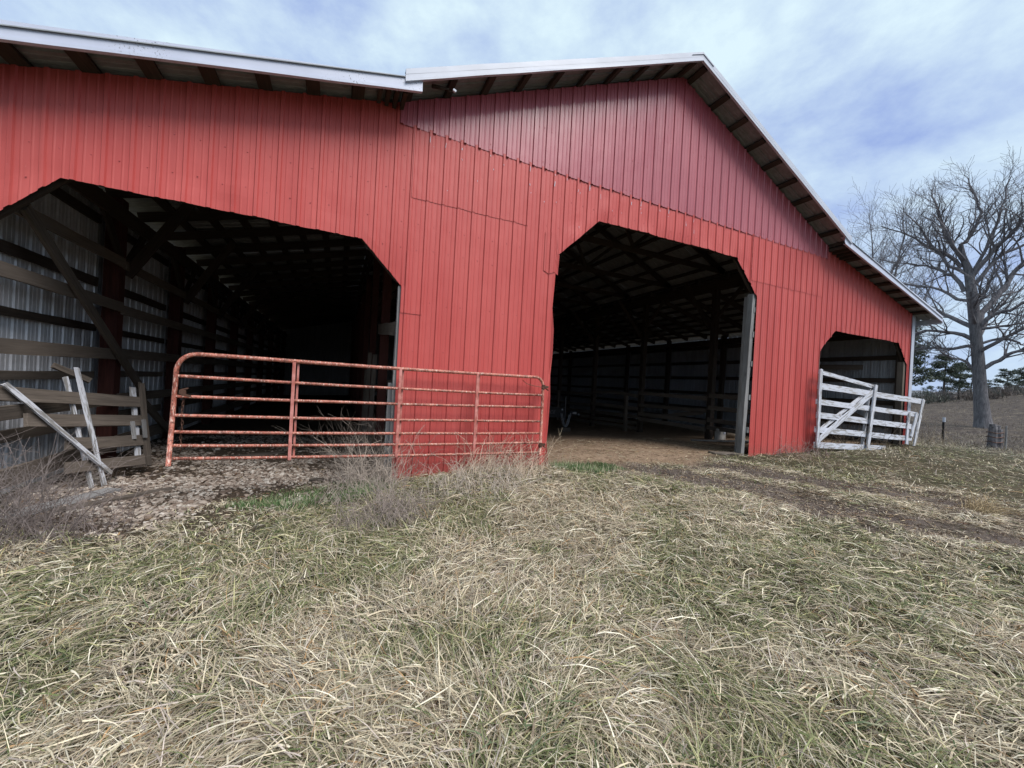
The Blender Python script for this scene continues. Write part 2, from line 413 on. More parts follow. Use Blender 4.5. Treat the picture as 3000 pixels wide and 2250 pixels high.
def axis(fine0, fine1, step, ext):
    a = list(np.arange(fine0, fine1, step)); s = step; v = a[-1]
    while v < ext: s *= 1.13; v += s; a.append(v)
    s = step; v = a[0]; pre = []
    while v > -ext: s *= 1.13; v -= s; pre.append(v)
    return np.array(pre[::-1] + a)
gx = axis(-6.0, 13.0, 0.075, 900); gy = axis(-7.0, 5.0, 0.075, 900)
GX, GY = np.meshgrid(gx, gy); gv = np.stack([GX.ravel(), GY.ravel(), ground_z(GX.ravel(), GY.ravel())], 1)
nx_, ny_ = len(gx), len(gy); ii = np.arange(nx_ * ny_).reshape(ny_, nx_)
gf = np.stack([ii[:-1, :-1].ravel(), ii[:-1, 1:].ravel(), ii[1:, 1:].ravel(), ii[1:, :-1].ravel()], 1)
gme = mesh_np('ground', gv, gf, True)
dm, gm, mm_ = masks(gv[:, 0], gv[:, 1])
color_attr(gme, np.stack([dm, gm, mm_], 1))
mt, t, b = newmat('pasture_ground'); p = geo_pos(t)
vc = N(t, 'ShaderNodeVertexColor', layer_name='Col'); sp_ = N(t, 'ShaderNodeSeparateColor'); t.links.new(vc.outputs[0], sp_.inputs[0])
thatch = ramp(t, noise(t, mapping(t, p, (1, 1, 1)), 38, 6, 0.7, 0.8), [(0.3, (0.030, 0.025, 0.017)), (0.5, (0.075, 0.062, 0.040)), (0.72, (0.17, 0.14, 0.095))])
patch = ramp(t, noise(t, p, 0.9, 4), [(0.38, (0.035, 0.040, 0.020)), (0.62, (0.085, 0.068, 0.046))])
grass_c = mixc(t, 0.5, thatch, patch)
far = N(t, 'ShaderNodeSeparateXYZ'); t.links.new(p, far.inputs[0])
mr = N(t, 'ShaderNodeMapRange', inp={'From Min': 15.0, 'From Max': 24.0}); t.links.new(far.outputs['X'], mr.inputs[0])
fieldc = ramp(t, noise(t, mapping(t, p, (0.35, 1.2, 1)), 1.6, 6, 0.7), [(0.32, (0.045, 0.037, 0.036)), (0.55, (0.085, 0.070, 0.060)), (0.72, (0.16, 0.135, 0.10))])
grass_c = mixc(t, mr.outputs[0], grass_c, fieldc)
dirtc = mixc(t, 0.45, ramp(t, noise(t, p, 2.2, 6, 0.65), [(0.3, (0.14, 0.085, 0.052)), (0.7, (0.38, 0.27, 0.185))]), ramp(t, noise(t, p, 26, 5, 0.7), [(0.32, (0.085, 0.055, 0.036)), (0.68, (0.44, 0.33, 0.24))]))
gravc = ramp(t, noise(t, p, 30, 5, 0.7), [(0.3, (0.036, 0.026, 0.019)), (0.7, (0.125, 0.094, 0.070))])
mudc = mixc(t, ramp(t, noise(t, mapping(t, p, (1, 1, 1)), 20, 6, 0.75, 1.0), [(0.55, (0, 0, 0)), (0.7, (0.8, 0.8, 0.8))]), ramp(t, noise(t, p, 3.0, 5), [(0.3, (0.070, 0.056, 0.050)), (0.7, (0.15, 0.122, 0.105))]), (0.26, 0.22, 0.175))
c = mixc(t, sp_.outputs[2], grass_c, mudc); c = mixc(t, sp_.outputs[1], c, gravc); c = mixc(t, sp_.outputs[0], c, dirtc)
t.links.new(c, b.inputs['Base Color']); b.inputs['Roughness'].default_value = 0.95; b.inputs['Specular IOR Level'].default_value = 0.1
bump(t, b, noise(t, p, 22, 6, 0.7), 0.8, 0.04)
tag(obj('ground', gme, mt), kind='structure')

# far wooded ridge on the horizon
def ridge():
    a = np.linspace(math.radians(-80), math.radians(140), 240); V = []
    for th in a:
        h = 7 + 9 * float(fbm(np.array([th * 6]), np.array([0.3]), 4, 4)[0]) + 0.8 * random.random()
        for r, z in ((330, -6), (350, h * 0.5), (372, h), (440, -6)): V.append((r * math.sin(th), r * math.cos(th), z))
    n = 4; F = [[i * n + k, (i + 1) * n + k, (i + 1) * n + k + 1, i * n + k + 1] for i in range(len(a) - 1) for k in range(n - 1)]
    me = mesh_np('hill', V, np.array(F), True)
    mt, t, b = newmat('wooded_ridge'); p = geo_pos(t)
    t.links.new(ramp(t, noise(t, mapping(t, p, (1, 1, 2)), 0.22, 6, 0.7), [(0.35, (0.07, 0.075, 0.085)), (0.7, (0.16, 0.165, 0.18))]), b.inputs['Base Color'])
    b.inputs['Roughness'].default_value = 1.0; bump(t, b, noise(t, p, 0.25, 5), 1.0, 2.0)
    tag(obj('hill', me, mt), kind='structure')
ridge()

# ------------------------------------------------------------------ barn
barn = empty('barn', (XC, 0, 0), 'large red metal pole barn with white trim and three clipped-corner openings', 'barn')
def roof_z(x):
    a = abs(x - XC)
    return 7.60 - 0.4415 * a if a <= 5.22 else 5.30 - 0.245 * (a - 5.15)
PER = 0.2286
PROF = [(-.027, 0), (-.016, -.019), (.016, -.019), (.027, 0), (.064, 0), (.072, -.0045), (.080, -.0045), (.088, 0), (.140, 0), (.148, -.0045), (.156, -.0045), (.164, 0)]
def prof_xs(x0, x1, phase):
    o = []
    k = int(math.floor((x0 - phase) / PER)) - 1
    while phase + k * PER < x1 + PER:
        for dx_, dy_ in PROF: o.append((phase + k * PER + dx_, dy_))
        k += 1
    def yat(x):
        for (a, ya), (bb, yb) in zip(o, o[1:]):
            if a <= x <= bb: return ya + (yb - ya) * ((x - a) / (bb - a) if bb > a else 0)
        return 0
    r = [(x0, yat(x0))] + [(x, y) for x, y in o if x0 + 1e-4 < x < x1 - 1e-4] + [(x1, yat(x1))]
    return r
OPEN = [[(-3.25, 2.73), (-2.70, 3.31), (0.21, 3.28), (0.75, 2.73)],
        [(3.23, 3.60), (4.05, 4.37), (7.66, 4.40), (8.40, 3.64)],
        [(10.87, 2.63), (11.53, 3.22), (14.83, 3.22), (15.38, 2.61)]]
def open_z(x, side=0):
    for o in OPEN:
        a, bb = o[0][0], o[-1][0]
        if (a < x < bb) or (x == a and side > 0) or (x == bb and side < 0):
            return float(np.interp(x, [q[0] for q in o], [q[1] for q in o]))
    return -0.25
def rag(x): return 0.012 * (float(vnoise(np.array([x * 9]), np.array([1.5]), 3)[0]) - 0.5) + 0.02 * (float(vnoise(np.array([x * 2.2]), np.array([7.5]), 8)[0]) - 0.5)
def dent(x, z):
    zb = open_z(x, 1)
    d = 0.006 * (float(vnoise(np.array([x * 2.3]), np.array([z * 1.3]), 12)[0]) - 0.5)
    if zb > 0.5:
        e = max(0, 1 - (z - zb) / 0.45)
        d += 0.035 * e * (float(vnoise(np.array([x * 3.1]), np.array([z * 3.0]), 2)[0]) - 0.45)
    return d
def sheet(name, x0, x1, phase, zbf, ztf, mat, yo=0.0, nz=10, dents=True, edges=True):
    xs = prof_xs(x0, x1, phase)
    brk = [q[0] for o in OPEN for q in o if x0 + 1e-4 < q[0] < x1 - 1e-4]
    def yat(x):
        for (a, ya), (bb, yb) in zip(xs, xs[1:]):
            if a <= x <= bb: return ya + (yb - ya) * (x - a) / (bb - a + 1e-9)
        return 0
    allx = sorted(set([x for x, _ in xs] + brk)); V = []; F = []
    cols = []
    for i, (xa, xb) in enumerate(zip(allx, allx[1:])):
        for x, sd_ in ((xa, 1), (xb, -1)):
            zb, zt = zbf(x, sd_), ztf(x)
            if zb > 0.5 and edges: zb += rag(x)
            key = (round(x, 5), round(zb, 4))
            if cols and cols[-1][0] == key: cols.append(cols[-1]); continue
            b0 = len(V)
            for k in range(nz + 1):
                z = zb + (zt - zb) * k / nz
                V.append((x, yat(x) + yo + (dent(x, z) if dents else 0), z))
            cols.append((key, b0))
    for a, bb in zip(cols[0::2], cols[1::2]):
        for k in range(nz): F.append([a[1] + k, bb[1] + k, bb[1] + k + 1, a[1] + k + 1])
    if not F: return None
    return obj(name, mesh_np(name, V, np.array(F)), mat, barn)
SEAM = 4.96
def lower_top(x): return min(SEAM + 0.03, roof_z(x) - 0.05) if 0.62 <= x <= 10.98 else roof_z(x) - 0.05
PH = 0.823
# panel edges (0.914 m sheets), split where the sheets really end
edges = [XL] + [PH - 0.9144 * k for k in range(4, -1, -1) if PH - 0.9144 * k > XL + 0.2] + [PH + 0.9144 * k for k in range(1, 17) if PH + 0.9144 * k < XR - 0.2] + [XR]
LAP = 5.43
for i, (a, bb) in enumerate(zip(edges, edges[1:])):
    yo = -0.0015 * (i % 2)
    mid_ = (a + bb) / 2
    if 1.0 < mid_ < 2.95 or 8.55 < mid_ < 10.6:                   # two sheets with an end lap
        sheet('siding_panel', a, bb, PH, lambda x, s: open_z(x, s), lambda x: 4.03, M_RED, yo, 12)
        sheet('siding_panel', a, bb, PH, lambda x, s: max(3.985 + 0.002 * math.sin(x * 9), open_z(x, s)), lower_top, M_RED, yo - 0.0065, 4)
    else:
        sheet('siding_panel', a, bb, PH, open_z, lower_top, M_RED, yo, 14)
PG = 0.642
ge = [0.60] + [PG + 0.9144 * k for k in range(1, 12) if PG + 0.9144 * k < 10.8] + [11.02]
for i, (a, bb) in enumerate(zip(ge, ge[1:])):
    sheet('gable_panel', a, bb, PG, lambda x, s: SEAM + 0.012 * (float(vnoise(np.array([x * 4.4]), np.array([2.2]), 5)[0]) - 0.5), lambda x: roof_z(x) - 0.05, M_GABLE, -0.013 - 0.002 * (i % 2), 5, dents=True, edges=False)
# short lap at the left jamb of the pier and the loose flap at its right jamb
sheet('siding_patch', 0.755, 1.05, PH, lambda x, s: 2.35, lambda x: 2.73 + (0.5 if x > 0.8 else 0.0), M_RED, -0.009, 3, edges=False)
sheet('siding_patch', 2.99, 3.27, PH, lambda x, s: 3.30 + 0.02 * math.sin(x * 30), lambda x: 3.62 + (0.34 if x < 3.2 else 0), M_RED, -0.012, 3, edges=False)

# screw heads on the siding
sv = []; sf = []
def screw(x, z, y, r=0.0075):
    b0 = len(sv)
    for k in range(6): sv.append((x + r * math.cos(k * 1.047), y, z + r * math.sin(k * 1.047)))
    for k in range(6): sv.append((x + r * .6 * math.cos(k * 1.047), y - 0.006, z + r * .6 * math.sin(k * 1.047)))
    for k in range(6): sf.append([b0 + k, b0 + (k + 1) % 6, b0 + 6 + (k + 1) % 6, b0 + 6 + k])
    sf.append([b0 + 6 + 5, b0 + 6 + 4, b0 + 6 + 3, b0 + 6 + 2]); sf.append([b0 + 11, b0 + 8, b0 + 7, b0 + 6])
for zrow in (0.48, 1.12, 1.83, 2.53, 3.27, 3.62, 4.06, 4.55, 5.05, 5.6, 6.2, 6.8):
    k = 0
    x = XL + 0.1
    while x < XR - 0.05:
        gab = zrow > SEAM and 0.6 < x < 11.0
        zj = zrow + random.uniform(-0.015, 0.015)
        if zj < roof_z(x) - 0.2 and zj > open_z(x, 1) + 0.05 and zj > open_z(x + .05, 1) + 0.04 and random.random() < 0.9:
            screw(x + random.uniform(-0.01, 0.01), zj, -0.0145 if gab else -0.001)
            if k % 4 == 3: screw(x + 0.1, zj + 0.01, -0.0145 if gab else -0.001)
        x += PER; k += 1
tag(obj('screw_heads', mesh_np('screw_heads', sv, np.array(sf)), M_SCREW, barn), kind='stuff')

# scrapes in the paint below the gable seam
pv = []; pf = []
for k in range(46):
    kk = random.randint(1, 24); xx = PH + kk * PER + random.uniform(-.012, .012); on_rib = random.random() < 0.6
    if not on_rib: xx += random.uniform(0.035, 0.06)
    zt_ = 4.93 - abs(random.gauss(0, 0.16)) if on_rib else random.uniform(4.1, 4.85); ln_ = random.uniform(0.01, 0.10) * (1 if on_rib else .4); ww_ = random.uniform(0.002, 0.005)
    if zt_ - ln_ < open_z(xx, 1) + 0.05: continue
    yy_ = (-0.0195 if on_rib else -0.001) + dent(xx, zt_) - 0.0135
    b0 = len(pv); sl = random.uniform(-.01, .01)
    pv += [(xx - ww_, yy_, zt_), (xx + ww_, yy_, zt_), (xx + ww_ + sl, yy_, zt_ - ln_), (xx - ww_ + sl, yy_, zt_ - ln_ * 0.8)]; pf.append([b0, b0 + 1, b0 + 2, b0 + 3])
tag(obj('paint_scrapes', mesh_np('paint_scrapes', pv, np.array(pf)), M_WHITE_TRIM, barn), kind='stuff')

# roof sheets: ribs run down the slope, sheets side by side along the depth
def roof_mesh(x0, x1, dz):
    ys = [(k * PER + d, -dy_) for k in range(4) for d, dy_ in PROF] + [(4 * PER - .027, 0)]
    V = []; xs = np.linspace(x0, x1, 4)
    for x in xs:
        for y, h in ys: V.append((x, y, roof_z(x if abs(x - XC) > 1e-6 else XC) + h + dz))
    n = len(ys); F = [[i * n + k, (i + 1) * n + k, (i + 1) * n + k + 1, i * n + k + 1] for i in range(len(xs) - 1) for k in range(n - 1)]
    return mesh_np('roof_panel', V, np.array(F))
YF = -0.43
for (x0, x1, dz) in ((XC, XC - 5.22, 0.02), (XC, XC + 5.22, 0.02), (XC - 5.2201, XC - 9.95, 0), (XC + 5.2201, XC + 10.36, 0)):
    me = roof_mesh(x0, x1, dz); me.materials.append(M_ROOFU)
    for k in range(27):
        put(bpy.data.objects.new('roof_panel', me), Matrix.Translation((0, YF + k * 0.9144, 0.0008 * (k % 2))), barn)
for s_ in (-1, 1):
    board('closure_strip', (XC + s_ * 5.19, YF + 0.05, 5.285), (XC + s_ * 5.19, BD + 0.2, 5.285), 0.09, 0.02, M_DARKW, barn, side=(1, 0, 0))
# ridge cap
rc = MB()
for s in (-1, 1):
    rc.add([(XC, YF - 0.04, 7.66), (XC + s * 0.28, YF - 0.04, 7.66 - 0.12), (XC + s * 0.28, BD + 0.4, 7.66 - 0.12), (XC, BD + 0.4, 7.66)], [(0, 1, 2, 3)])
rc.build('ridge_cap', M_WHITE_TRIM, barn)

# purlins run front to back and show below the front overhang
def purlin(x, wd, th=0.045, m_=M_DARKW, drop=0.0):
    s = -0.4415 if x > XC else 0.4415
    if abs(x - XC) > 5.22: s *= 0.57
    z = roof_z(x) - 0.012 - th / 2 - drop
    nrm = Vector((-s, 0, 1)).normalized()
    board('purlin', (x, YF + 0.03, z), (x, BD + 0.2, z), wd, th, m_, barn, side=nrm)
x = -2.508 - 0.515
while x < 0.4: purlin(x, 0.15); x += 0.515
x = XC - 0.12
for k in range(10): purlin(XC - 0.14 - k * 0.555, 0.10); purlin(XC + 0.22 + k * 0.57 if k else XC + 0.14, 0.11)
x = XC + 5.45
while x < XC + 10.2: purlin(x, 0.13); x += 0.53
# extra short lookouts where the two roofs meet
for k in range(4):
    xx = 0.33 + k * 0.10
    board('lookout', (xx, YF + 0.06, roof_z(0.55) - 0.09), (xx, 0.6, roof_z(0.55) - 0.09), 0.05, 0.09, M_DARKW, barn, side=(0, 0, 1))
for k in range(4):
    xx = XC + 5.25 + k * 0.16
    board('lookout', (xx, YF + 0.06, roof_z(xx) - 0.09), (xx, 0.6, roof_z(xx) - 0.09), 0.07, 0.07, M_DARKW, barn, side=(0, 0, 1))
mb = MB(); mb.tube([(0.98, -0.28, 5.42), (1.08, -0.33, 5.40), (1.20, -0.36, 5.40)], [0.028, 0.024, 0.010], 5)
mb.tube([(1.0, -0.26, 5.44), (1.12, -0.33, 5.42), (1.24, -0.35, 5.38)], [0.016, 0.012, 0.005], 5)
mb.build('splintered_rafter_end', M_DARKW, barn)
mb = MB(); mb.box((1.27, -0.37, 5.40), (0.045, 0.03, 0.03), Matrix.Rotation(0.4, 3, 'Y')); mb.build('insulator', M_WHITE_TRIM, barn)

# white rake trim
def rake(x0, z0, x1, z1, h, mat, lip=True, y=YF - 0.012):
    n = Vector((x1 - x0, 0, z1 - z0)); segs = 10
    V = []
    for i in range(segs + 1):
        t_ = i / segs; xx, zz_ = x0 + (x1 - x0) * t_, z0 + (z1 - z0) * t_ + random.uniform(-.004, .004)
        for (dy_, dz_) in ((0.10, 0.05), (0, 0.05), (0, -h * 0.72), (-0.012, -h * 0.74), (-0.012, -h), (0.03, -h), (0.03, -h * .9)):
            V.append((xx, y + dy_ + random.uniform(-.001, .001), zz_ + dz_))
    k = 7; F = [[i * k + j, (i + 1) * k + j, (i + 1) * k + j + 1, i * k + j + 1] for i in range(segs) for j in range(k - 1)]
    obj('rake_trim', mesh_np('rake_trim', V, np.array(F)), mat, barn)
rake(XC - 10.0, roof_z(XC - 10.0) + 0.03, XC - 5.0, roof_z(XC - 5.24) + 0.03 + 0.0, 0.132, M_TRIM, y=YF - 0.008)
rake(XC - 5.22, roof_z(XC - 5.22) + 0.045, XC + 0.004, 7.66, 0.115, M_WHITE_TRIM, y=YF - 0.026)
rake(XC + 5.26, roof_z(XC + 5.22) + 0.045, XC - 0.004, 7.662, 0.115, M_WHITE_TRIM, y=YF - 0.026)
rake(XC + 10.38, roof_z(XC + 10.38) + 0.03, XC + 5.0, roof_z(XC + 5.24) + 0.03, 0.132, M_TRIM, y=YF - 0.008)
for s, xe in ((-1, XC - 9.95), (1, XC + 10.36)):
    board('eave_trim', (xe, YF, roof_z(xe) - 0.07), (xe, BD + 0.2, roof_z(xe) - 0.07), 0.15, 0.03, M_WHITE_TRIM, barn, side=(1, 0, 0))
# corner trim
mb = MB(); mb.box((XR + 0.005, -0.034, 2.0), (0.17, 0.014, 4.15)); mb.box((XR + 0.084, 0.05, 2.0), (0.012, 0.15, 4.15)); mb.build('corner_trim', M_WHITE_TRIM, barn)

# side and back walls
def wall_mesh(h0, h1):
    ys = [(k * PER + d, -dy_) for k in range(4) for d, dy_ in PROF] + [(4 * PER - .027, 0)]
    V = [(h, y, z) for z in (h0, h1) for y, h in ys]; n = len(ys)
    return mesh_np('side_panel', V, np.array([[k, k + 1, n + k + 1, n + k] for k in range(n - 1)]))
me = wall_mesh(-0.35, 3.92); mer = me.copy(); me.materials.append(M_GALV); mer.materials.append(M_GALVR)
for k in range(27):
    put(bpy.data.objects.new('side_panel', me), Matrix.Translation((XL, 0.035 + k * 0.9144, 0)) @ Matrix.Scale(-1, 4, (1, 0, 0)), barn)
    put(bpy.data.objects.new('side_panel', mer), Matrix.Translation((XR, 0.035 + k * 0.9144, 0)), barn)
for k in range(21):
    xx = XL + k * 0.9144
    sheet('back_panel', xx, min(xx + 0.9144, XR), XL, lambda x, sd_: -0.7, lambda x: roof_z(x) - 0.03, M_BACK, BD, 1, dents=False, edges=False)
# posts
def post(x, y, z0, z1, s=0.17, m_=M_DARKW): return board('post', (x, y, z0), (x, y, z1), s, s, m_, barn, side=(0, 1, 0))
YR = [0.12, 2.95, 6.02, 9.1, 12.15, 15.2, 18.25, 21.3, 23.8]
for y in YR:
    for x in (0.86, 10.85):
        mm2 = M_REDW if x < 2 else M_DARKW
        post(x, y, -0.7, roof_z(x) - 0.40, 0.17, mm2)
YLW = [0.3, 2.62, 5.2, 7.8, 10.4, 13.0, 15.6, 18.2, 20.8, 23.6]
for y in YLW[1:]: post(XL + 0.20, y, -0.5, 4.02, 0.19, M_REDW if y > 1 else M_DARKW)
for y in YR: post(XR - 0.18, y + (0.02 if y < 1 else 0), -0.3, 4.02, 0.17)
# girts behind the siding and boards on the posts' inner faces, left wall
yb = [0.05] + YLW[1:]
for z, wd, inner, mt_ in ((3.62, 0.13, 0, M_DARKW), (3.02, 0.14, 1, M_GREYW), (2.66, 0.13, 0, M_DARKW), (2.31, 0.15, 1, M_GREYW), (1.95, 0.10, 0, M_DARKW), (1.58, 0.16, 1, M_GREYW), (1.23, 0.10, 0, M_GREYW), (0.86, 0.15, 1, M_GREYW), (0.52, 0.14, 0, M_GREYW), (0.16, 0.2, 1, M_GREYW)):
    if inner:
        x_ = XL + 0.315
        cuts = [0.03] + [YLW[k] for k in (1, 3, 5, 7, 9)]
    else:
        x_ = XL + 0.045; cuts = [-0.08] + YLW[1:]
    for a, bb in zip(cuts, cuts[1:]):
        j = random.uniform(-.03, .03) if inner else random.uniform(-.01, .01)
        y0 = a + (0.004 if inner else 0.11); y1 = bb - (0.004 if inner else 0.11)
        board('wall_board' if inner else 'girt', (x_, y0, z + j), (x_, y1, z + j * 0.5), wd, 0.04, mt_, barn, side=(1, 0, 0), jit=0.006, segs=6)
board('wall_brace', (XL + 0.375, 0.35, 3.05), (XL + 0.375, 3.35, 0.92), 0.13, 0.045, M_GREYW, barn, side=(1, 0, 0), jit=0.004, segs=5)
board('wall_brace', (XL + 0.375, 3.0, 0.95), (XL + 0.375, 4.9, -0.1), 0.13, 0.045, M_GREYW, barn, side=(1, 0, 0), jit=0.004, segs=5)
# right wall girts
for z in (3.55, 2.85, 2.15, 1.45, 0.75, 0.2):
    for a, bb in zip(YR, YR[1:]):
        board('girt', (XR - 0.05, a + 0.1, z), (XR - 0.05, bb - 0.1, z), 0.14, 0.045, M_DARKW, barn, side=(1, 0, 0))
board('wall_brace', (XR - 0.30, 0.9, 0.9), (XR - 0.30, 4.6, 2.7), 0.14, 0.045, M_GREYW, barn, side=(1, 0, 0))
board('wall_brace', (XR - 0.30, 1.0, 2.55), (XR - 0.30, 2.9, 2.6), 0.16, 0.045, M_GREYW, barn, side=(1, 0, 0))
# plates and headers along the depth
for x, z in ((XL + 0.33, 3.74), (XR - 0.3, 3.74)):
    board('eave_plate', (x, 0.05, z), (x, BD - 0.1, z), 0.24, 0.045, M_DARKW, barn, side=(1, 0, 0))
for x in (0.86, 10.85):
    for dxx in (-0.115, 0.115):
        board('header', (x + dxx, 0.05, roof_z(x) - 0.52), (x + dxx, BD - 0.1, roof_z(x) - 0.52), 0.24, 0.045, M_DARKW, barn, side=(1, 0, 0))
# rafters in the wings, trusses over the middle
ry = 0.55; k = 0
while ry < BD - 0.3:
    for xa, xb in ((XL + 0.02, 0.80), (XR - 0.02, 10.92)):
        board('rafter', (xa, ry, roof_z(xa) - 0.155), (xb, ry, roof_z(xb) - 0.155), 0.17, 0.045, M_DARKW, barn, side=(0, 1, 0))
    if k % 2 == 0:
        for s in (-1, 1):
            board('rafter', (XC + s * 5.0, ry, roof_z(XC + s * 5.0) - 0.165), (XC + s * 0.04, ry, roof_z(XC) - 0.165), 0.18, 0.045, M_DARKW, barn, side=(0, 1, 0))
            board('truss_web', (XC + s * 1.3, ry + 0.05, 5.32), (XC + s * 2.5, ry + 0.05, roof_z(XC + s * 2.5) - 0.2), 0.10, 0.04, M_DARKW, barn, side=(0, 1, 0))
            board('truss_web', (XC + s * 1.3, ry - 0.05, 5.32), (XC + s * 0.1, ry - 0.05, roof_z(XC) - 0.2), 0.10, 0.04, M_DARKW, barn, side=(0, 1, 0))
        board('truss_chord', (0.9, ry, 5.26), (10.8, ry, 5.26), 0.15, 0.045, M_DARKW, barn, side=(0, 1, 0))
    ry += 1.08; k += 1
# knee braces
for y in YR[1:7]:
    for x, s in ((10.85, -1), (10.85, 1), (0.86, 1), (0.86, -1)):
        zt = roof_z(x) - 0.55
        if s * (XC - x) > 0: board('knee_brace', (x + s * 0.08, y + 0.12, zt - 1.3), (x + s * 1.25, y + 0.12, zt - 0.05), 0.13, 0.04, M_DARKW, barn, side=(0, 1, 0))
    for s in (-1, 1):
        board('knee_brace', (10.73, y + s * 0.06, roof_z(10.85) - 1.65), (10.73, y + s * 1.05, roof_z(10.85) - 0.62), 0.12, 0.04, M_DARKW, barn, side=(1, 0, 0))
for y in YLW[1:7]:
    board('knee_brace', (XL + 0.30, y + 0.12, 2.85), (XL + 1.15, y + 0.12, roof_z(XL + 1.15) - 0.20), 0.15, 0.04, M_DARKW, barn, side=(0, 1, 0))
    for s in (-1, 1):
        board('knee_brace', (XL + 0.31, y + s * 0.06, 3.0), (XL + 0.31, y + s * 0.8, 3.85), 0.13, 0.04, M_DARKW, barn, side=(1, 0, 0))
# door jambs and frame behind the siding
board('jamb_board', (8.28, 0.12, -0.2), (8.355, 0.09, 3.72), 0.105, 0.12, M_JAMB, barn, side=(0, 1, 0), jit=0.008, segs=8)
board('jamb_board', (8.40, 0.22, -0.2), (8.43, 0.20, 3.7), 0.05, 0.20, M_JAMB, barn, side=(0, 1, 0))
for z in (0.62, 1.35, 2.1, 2.75, 3.3):
    board('jamb_block', (8.385, 0.045, z), (8.385, 0.045, z + 0.12), 0.045, 0.05, M_JAMB, barn, side=(0, 1, 0))
board('jamb_board', (0.725, 0.075, -0.25), (0.745, 0.075, 2.72), 0.05, 0.09, M_JAMB, barn, side=(0, 1, 0), jit=0.005, segs=6)
board('jamb_board', (0.675, 0.14, -0.25), (0.685, 0.14, 1.35), 0.05, 0.05, M_JAMB, barn, side=(0, 1, 0), jit=0.004, segs=4)
board('jamb_board', (3.14, 0.11, -0.25), (3.14, 0.11, 3.6), 0.08, 0.14, M_DARKW, barn, side=(0, 1, 0))
board('jamb_board', (15.33, 0.10, -0.1), (15.33, 0.10, 2.7), 0.12, 0.14, M_GREYW, barn, side=(0, 1, 0), jit=0.004, segs=4)
board('jamb_board', (10.93, 0.10, -0.1), (10.93, 0.10, 2.6), 0.12, 0.14, M_GREYW, barn, side=(0, 1, 0))
board('jamb_board', (-3.32, 0.10, -0.3), (-3.32, 0.10, 2.7), 0.07, 0.08, M_GREYW, barn, side=(0, 1, 0))
for o in OPEN:
    for (xa, za), (xb, zb) in zip(o, o[1:]):
        board('lintel', (xa, 0.085, za + 0.11), (xb, 0.085, zb + 0.11), 0.16, 0.045, M_DARKW, barn, side=(0, 1, 0))
board('row_board', (0.74, 0.3, 2.15), (0.74, 2.9, 2.42), 0.20, 0.04, M_GREYW, barn, side=(1, 0, 0), jit=.005, segs=4)
for z, (a, bb) in ((1.30, (0.3, 2.9)), (1.10, (3.0, 6.0)), (0.62, (3.0, 6.0))):
    board('row_board', (0.97, a, z), (0.97, bb, z), 0.15, 0.04, M_GREYW, barn, side=(1, 0, 0), jit=.005, segs=4)
for x_, y_, zt in ((0.68, 3.2, 1.9), (0.66, 4.4, 2.0), (0.68, 5.6, 1.6)):
    board('row_stake', (x_, y_, -0.3), (x_ + 0.03, y_, zt), 0.09, 0.04, M_GREYW, barn, side=(0, 1, 0))

# ------------------------------------------------------------------ pen fence inside the barn
fen = empty('pen_fence', (10.72, 6.0, -0.2), 'weathered board fence along the inner posts inside the middle bay', 'fence')
hts = {0: (1.36, 0.98, 0.60, 0.36), 1: (1.31, 0.88, 0.53, 0.32), 2: (1.20, 0.72, 0.38, 0.12, -0.08), 3: (1.14, 0.62, 0.30, 0.08, -0.15), 4: (1.1, 0.6, 0.3, 0.0)}
for i in range(5):
    a, bb = YR[i] + 0.05, YR[i + 1] - 0.02
    if i == 0: a = 0.45
    for q, z in enumerate(hts[i]):
        dz = random.uniform(-.03, .03)
        end = bb if not (i == 1 and q == 1) else bb
        board('rail', (10.735, a, z + dz), (10.735, end, z - dz - 0.02 * i), 0.13, 0.035, M_GREYW, fen, side=(1, 0, 0), jit=0.008, segs=7, bow=-0.10 if (i == 2 and q == 0) else 0.0)
board('fence_post', (10.66, 6.62, -0.42), (10.66, 6.66, 1.19), 0.13, 0.10, M_GREYW, fen, side=(1, 0, 0), jit=.006, segs=5)
board('fence_post', (10.66, 11.9, -0.5), (10.66, 11.9, 1.2), 0.12, 0.10, M_GREYW, fen, side=(1, 0, 0))
board('broken_rail', (10.80, 3.15, 0.82), (10.86, 5.9, 0.38), 0.13, 0.035, M_GREYW, fen, side=(1, 0, 0), jit=.006, segs=4)

# ------------------------------------------------------------------ red tube gate
GY_ = -0.18
gate = empty('tube_gate', (0.68, GY_, 0.0), 'long rusty red tubular steel livestock gate across the left opening', 'gate')
def arc(c, r, a0, a1, n=7): return [(c[0] + r * math.cos(a0 + (a1 - a0) * i / n), GY_, c[1] + r * math.sin(a0 + (a1 - a0) * i / n)) for i in range(n + 1)]
zl = lambda x: 1.585 - 0.006 * (x + 1.6)
mb = MB()
pts = [(-1.655, GY_, 0.33), (-1.635, GY_, 1.0), (-1.625, GY_, 1.40)] + arc((-1.44, 1.40), 0.18, math.pi, math.pi / 2)[1:]
pts += [(x, GY_, zl(x) - 0.012 * math.sin((x + 1.4) / 4.2 * math.pi)) for x in np.linspace(-1.2, 2.75, 8)] + arc((2.85, 1.41), 0.155, math.pi / 2, 0)[1:] + [(3.01, GY_, 1.0), (3.012, GY_, 0.33)]
mb.tube(pts, 0.024, 10); mb.build('frame_tube', M_RUST, gate, True)
for za, zb in ((1.325, 1.277), (1.099, 1.082), (0.889, 0.858), (0.704, 0.67), (0.551, 0.516), (0.407, 0.362)):
    mb = MB(); mb.tube([(x, GY_, za + (zb - za) * (x + 1.61) / 4.62 - 0.012 * math.sin((x + 1.61) / 4.62 * math.pi) + random.uniform(-.003, .003)) for x in np.linspace(-1.615, 3.005, 9)], 0.0185, 9)
    mb.build('rail', M_RUST, gate, True)
